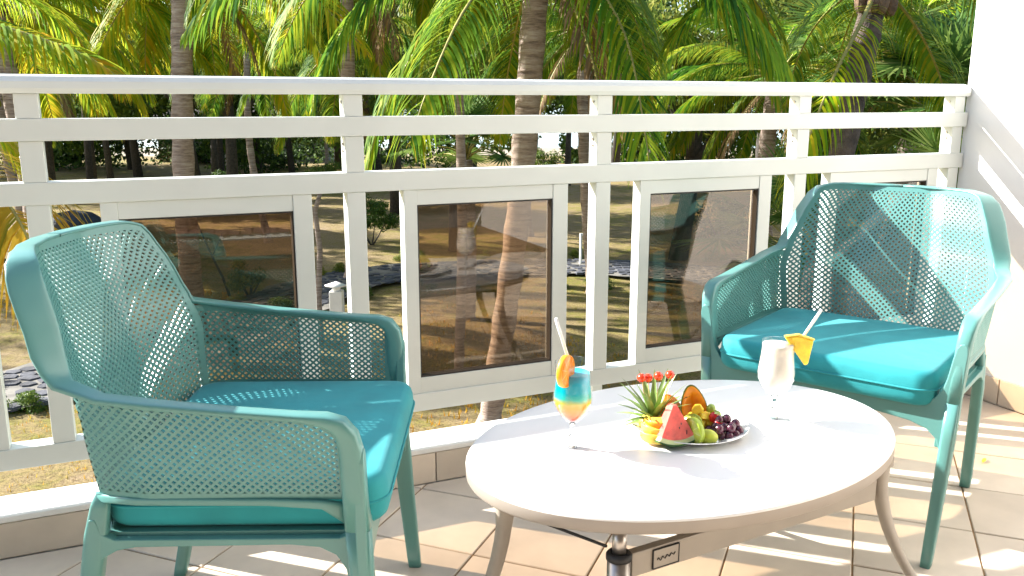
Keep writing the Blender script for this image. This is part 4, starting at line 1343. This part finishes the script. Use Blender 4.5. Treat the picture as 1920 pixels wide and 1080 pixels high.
# ------------------------------------------------------------------ broadleaf trees
def crown_mesh(name, m_leaf, seed, rx, ry, rz, n, leaf, lobes=9):
    rr = random.Random(seed); mb = MB(); vary = []
    LB_ = []
    for _ in range(lobes):
        a = rr.uniform(0, 2 * PI); q = rr.uniform(.25, .75); zz = rr.uniform(-.55, .6)
        LB_.append((Vector((rx * q * math.cos(a), ry * q * math.sin(a), rz * zz)), rr.uniform(.32, .52)))
    for _ in range(n):
        c, s_ = LB_[rr.randrange(lobes)]
        d = Vector((rr.gauss(0, 1), rr.gauss(0, 1), rr.gauss(0, 1))).normalized()
        rad = rr.random() ** .28 * rr.uniform(.85, 1.15)
        p = c + Vector((d.x * rx * s_, d.y * ry * s_, d.z * rz * s_)) * rad
        nrm = (d + Vector((rr.uniform(-.9, .9), rr.uniform(-.9, .9), rr.uniform(-.4, 1.1)))).normalized()
        t1 = nrm.cross(Vector((rr.uniform(-1, 1), rr.uniform(-1, 1), .3))).normalized(); t2 = nrm.cross(t1)
        l = leaf * rr.uniform(.6, 1.3); w = l * .42
        mb.add([p - t1 * l * .5, p + t2 * w * .5, p + t1 * l * .5, p - t2 * w * .5], [(0, 1, 2, 3)], False, 0)
        vary.append(min(1, max(0, rr.gauss(.35, .2))))
    me = mb.mesh(name, [m_leaf]); set_vary(me, vary); return me
CR = [crown_mesh('crown', M['tree_leaf'], s_, 4.6, 4.2, 4.0, 9000, .34) for s_ in (1, 2, 3)]
CRB = [crown_mesh('crown', M['tree_leaf_bright'], s_, 3.0, 3.0, 2.6, 7000, .24) for s_ in (4, 5)]
BU = [crown_mesh('foliage', M['tree_leaf'], 7, 1.1, 1.1, .8, 2600, .13, 7), crown_mesh('foliage', M['tree_leaf_bright'], 8, .9, .9, .7, 2400, .12, 7)]
rt = random.Random(21)
def tree(x, y, hc_, cm, sc, label, group=None, r=.22, limbs=3):
    g_ = empty('broadleaf_tree', (x, y, G), rt.uniform(0, 6), label, 'tree', group)
    m_ = MB()
    top = Vector((rt.uniform(-.5, .5), rt.uniform(-.5, .5), hc_))
    m_.tube([(0, 0, -.2), top * .4 + Vector((rt.uniform(-.3, .3), 0, 0)), top], [r * 1.3, r, r * .6], 9)
    for k in range(limbs):
        a = k * 2.1 + rt.uniform(0, 1); st = top * rt.uniform(.45, .7)
        m_.tube([st, st + Vector((math.cos(a) * 1.2, math.sin(a) * 1.2, 1.2)) * sc, st + Vector((math.cos(a) * 2.2, math.sin(a) * 2.2, 2.6)) * sc], [r * .6, r * .4, r * .15], 6)
    m_.build('trunk', M['dark_bark'], g_)
    o = link('crown', cm, g_, top); o.scale = (sc, sc, sc * rt.uniform(.9, 1.15))
    return g_
FAR_LABEL = 'dark evergreen tree in the dense belt at the back of the garden'
for i in range(19):
    x = -38 + i * 4.3 + rt.uniform(-1, 1); y = rt.uniform(50, 62)
    if -3.2 < x < 5.5: y = rt.uniform(60, 66)
    tree(x, y, rt.uniform(4.3, 5.6) + (1.8 if -3.5 < x < 5.5 else 0), CR[i % 3], rt.uniform(1.0, 1.3), FAR_LABEL, 'evergreen belt at the back of the garden')
SECOND = [(-20, 38, 'round dark tree standing in the sandy lawn far left'), (-11.5, 36, 'dark tree over the lawn left of the tall yellow palm'), (-4.5, 34, 'dark tree above the stone path behind the left post'), (9.5, 33, 'dark tree behind the fan palms'), (17, 36, 'dark tree at the right end beyond the wall'), (3.8, 40, 'dark tree just right of the middle trunk')]
for x, y, lb in SECOND:
    tree(x, y, 6.3, CR[int(x) % 3], .92, lb)
for x, y, lb in ((-22, 30, 'tall tree added out of view beyond the left edge palms to shade the lawn'), (-30, 44, 'tall tree added out of view far left to shade the lawn'), (-27, 22, 'tree added out of view at the left, nearest to the house, to shade the lawn'), (-16.5, 46, 'tall dark tree on the far lawn behind the yellow palm'), (-7.5, 47, 'tall dark tree on the far lawn left of the centre'), (5.8, 50, 'tall dark tree near the beach right of the centre')):  # first three stand outside the view, added to cast shadows over the lawn
    tree(x, y, 7.6, CR[int(abs(x)) % 3], 1.1, lb)
tree(10.8, 22, 4.9, CRB[0], 1.0, 'bright yellow-green tree at the right edge above the handrail')
tree(8.0, 24.5, 5.6, CRB[1], 1.1, 'sunlit light green tree behind the right-hand trunk')
tree(-1.6, 25.5, 5.4, CRB[1], .9, 'light green tree behind the drooping fronds in the centre')
tree(-14.5, 24, 6.2, CRB[0], 1.0, 'yellow-green tree far left behind the golden palm')
tree(4.6, 24, 5.3, CRB[0], .95, 'light green tree behind the long green frond')
for x0, x1, nm, n_ in ((-52, -2.6, 'back_thicket', 15000), (3.4, 34, 'back_thicket', 9000)):
    rr = random.Random(int(x1)); mb = MB(); vary = []
    for _ in range(n_):
        x = rr.uniform(x0, x1); hgt = 2.2 + .9 * math.sin(x * .9) + .6 * math.sin(x * 2.3 + 1)
        z = hgt * rr.random() ** .7; y = 60 + 3 * math.sin(x * .5) + rr.gauss(0, 1.0) * (1.2 - z / 5)
        nrm = Vector((rr.gauss(0, .7), rr.gauss(0, .7) - .4, rr.gauss(.4, .7))).normalized()
        t1 = nrm.cross(Vector((rr.uniform(-1, 1), .2, rr.uniform(-1, 1)))).normalized(); t2 = nrm.cross(t1)
        l = rr.uniform(.25, .5); p = Vector((x, y, G + z))
        mb.add([p - t1 * l * .5, p + t2 * l * .22, p + t1 * l * .5, p - t2 * l * .22], [(0, 1, 2, 3)]); vary.append(min(1, max(0, rr.gauss(.3, .2))))
    o = mb.build(nm, M['tree_leaf']); set_vary(o.data, vary)
    tag(o, 'dense leafy undergrowth along the back of the garden', kind='stuff')
# slender dark trunks standing in the lawn
TR = [(-24.4, 46.5), (-22.2, 46.5), (-21.3, 46.6), (-18.8, 50), (-17.9, 47), (-16.4, 49.6), (-15.6, 46), (-20.2, 42), (-13.0, 52), (-1.9, 44), (2.9, 46), (7.5, 47)]
for i, (x, y) in enumerate(TR):
    g_ = empty('slender_tree', (x, y, G), rt.uniform(0, 6), 'slender dark-trunked tree, one of a scattered row far back on the lawn', 'tree', 'slender trunks far back on the lawn')
    m_ = MB(); lx = rt.uniform(-.5, .5)
    m_.tube([(0, 0, -.1), (lx * .4, 0, 2.5), (lx, .1, 5.2)], [.20, .15, .12], 8); m_.build('trunk', M['dark_bark'], g_)
    o = link('crown', CR[i % 3], g_, (lx, 0, 7.2)); o.scale = (.45, .45, .5)
# young sinuous tree by the post, bare little tree, shrubs
g_ = empty('young_tree', (-3.5, 15.5, G), 0, 'thin sinuous young tree beside the left-centre post', 'tree')
m_ = MB(); m_.tube([(0, 0, -.1), (-.02, 0, .8), (.05, 0, 1.7), (-.02, .05, 2.4), (.16, 0, 2.9)], [.07, .055, .05, .045, .035], 9); m_.build('trunk', M['bark'], g_)
o = link('crown', BU[0], g_, (.25, 0, 3.1)); o.scale = (.35, .35, .3)
def shrub(x, y, k, sc, label, dz=.35, name='shrub', stick=True):
    g_ = empty(name, (x, y, G), rt.uniform(0, 6), label, 'shrub')
    o = link('foliage', BU[k], g_, (0, 0, dz * sc + .25)); o.scale = (sc, sc, sc)
    m_ = MB()
    for q in range(5):
        a = q * 1.3; m_.tube([(0, 0, -.05), (.25 * math.cos(a) * sc, .25 * math.sin(a) * sc, .35 * sc), (.5 * math.cos(a) * sc, .5 * math.sin(a) * sc, .8 * sc)], [.03, .02, .008], 6)
    m_.build('stem', M['dark_bark'], g_)
    return g_
shrub(-4.3, 26.5, 0, .85, 'olive shrub with bare twigs right of the left-centre post', .9)
shrub(-5.9, 19.2, 1, .55, 'small yellow-green shrub seen through the left glass panel', .5)
shrub(-8.2, 12.8, 1, .35, 'tiny bright plant beside the dark paving at far left', .2)
shrub(-13.5, 40, 0, 1.0, 'round dark bush on the far lawn left of the tall palm')
shrub(6.5, 27, 0, 1.2, 'dark bush under the fan palms')
shrub(11, 25, 0, 1.5, 'large dark bush by the wall edge')
shrub(-9.5, 44, 1, 1.0, 'pale bush on the far lawn')
shrub(1.9, 58, 0, 1.2, 'low dark bush by the beach, right of the middle trunk')
for i, (x, y, s_) in enumerate(((-25.2, 47.5, .55), (-10.6, 50, .75))):
    palm((x, y, G), (x, y, G + 3.2 * (1 + i * .2)), (x + .1, y, G + 1.6), .12, .10, 'g', 13, ('small young palm on the far lawn at the left', 'stubby palm with thick dark trunk on the far lawn')[i], 90 + i, s_, dry=0)
# sago-like sprouts near the glass: agave stick and stem
rk = random.Random(44)
for i in range(26):
    q = sp1[int(lerp(12, len(sp1) - 6, i / 25))]; sd_ = 1 if i % 2 else -1
    g_ = empty('low_plant', (q[0] + rk.uniform(-.6, .6), q[1] + sd_ * rk.uniform(1.7, 2.6), G), rk.uniform(0, 6), 'low leafy plant growing at the edge of the dark stone path', 'plant', 'low plants along the stone path')
    o = link('foliage', BU[i % 2], g_, (0, 0, .14)); s_ = rk.uniform(.18, .34); o.scale = (s_ * 1.3, s_ * 1.3, s_)
g_ = empty('bare_sapling', (-6.3, 19.0, G), 0, 'thin bare leaning sapling seen through the left glass panel', 'sapling')
m_ = MB(); m_.tube([(.05, 0, -.05), (-.12, 0, .5), (-.45, 0, 1.3), (-.6, 0, 1.75)], [.035, .028, .02, .008], 7); m_.tube([(-.3, 0, 1.0), (-.05, 0, 1.5)], [.015, .006], 6); m_.build('stem', M['dark_bark'], g_)
# dark boulders far left
for i, (x, y, s_, lb) in enumerate(((-14.9, 29.6, 1.0, 'large blue-grey boulder on the lawn far left'), (-13.6, 29.9, .6, 'smaller blue-grey boulder against the large one'))):
    m_ = MB(); m_.ball((0, 0, 0), .62 * s_, 14, 9, sc=(1.5, 1, .7), jit=.07)
    tag(m_.build('boulder', M['boulder'], None, (x, y, G + .25 * s_)), lb, 'boulder')
# garden lamp, white post frame
g_ = empty('garden_lamp', (-3.62, 17.6, G), 0, 'white bollard garden lamp with flat cap beside the stone path', 'garden lamp')
m_ = MB(); m_.box((-.13, -.13, 0), (.13, .13, .50)); m_.build('body', M['kerb_white'], g_, bevel=.01)
m_ = MB(); m_.lathe([(.02, .50), (.09, .50), (.09, .60), (.02, .60)], 16); m_.build('lens', M['china'], g_)
m_ = MB(); m_.lathe([(.001, .70), (.06, .68), (.24, .62), (.24, .60), (.001, .60)], 4); m_.build('cap', M['kerb_white'], g_)
g_ = empty('white_frame', (1.95, 22.9, G), .3, 'small white post frame standing on the path in the gap beside the middle post', 'post frame')
for xx in (-.16, .13):
    m_ = MB(); m_.box((xx, -.03, 0), (xx + .05, .03, .85)); m_.build('post', M['kerb_white'], g_)
m_ = MB(); m_.box((-.16, -.03, .851), (.18, .03, .91)); m_.build('crossbar', M['kerb_white'], g_)
for i, (x, y, lb) in enumerate(((-17.9, 56, 'white marker post between the far dark trunks'), )):
    g_ = empty('marker_post', (x, y, G), 0, lb, 'post')
    m_ = MB(); m_.box((-.28, -.2, 0), (.28, .2, 1.1)); m_.build('post', M['kerb_white'], g_, bevel=.02)
    m_ = MB(); m_.box((-.20, -.203, .62), (.20, -.2, .95)); m_.build('panel', M['dark_glass'], g_)
# low dark-roofed beach house beyond the trunks
g_ = empty('beach_house', (-19.5, 64, G), .05, 'low dark-roofed house in shade beyond the far trunks', 'house')
m_ = MB(); m_.box((-6, 0, 0), (6, 5, 2.6)); m_.build('wall', M['house'], g_)
m_ = MB(); m_.prism([(-.6, 2.6), (5.6, 2.6), (2.5, 4.3)], 0, -6.6, 6.6); m_.build('roof', M['roof'], g_, fixn=True)
for k in range(5):
    m_ = MB(); m_.box((-5.2 + k * 2.3, -.04, .8), (-4.0 + k * 2.3, -.004, 2.0)); w_ = m_.build('window', M['house'], g_)
    m_ = MB(); m_.box((-5.1 + k * 2.3, -.05, .9), (-4.1 + k * 2.3, -.041, 1.9)); m_.build('pane', M['dark_glass'], w_)

# small things lying on the balcony floor
m_ = MB(); m_.add([(-.022, 0, .001), (-.008, -.006, .004), (.010, -.005, .005), (.024, .001, .002), (.008, .006, .004), (-.010, .005, .003)], [(0, 1, 5), (1, 2, 4, 5), (2, 3, 4)])
tag(m_.build('fallen_leaf', M['kiwi_skin'], None, (1.50, 2.60, .002), (0, 0, .9)), 'tiny green leaf fallen on the tiles right of the far armchair', 'leaf')
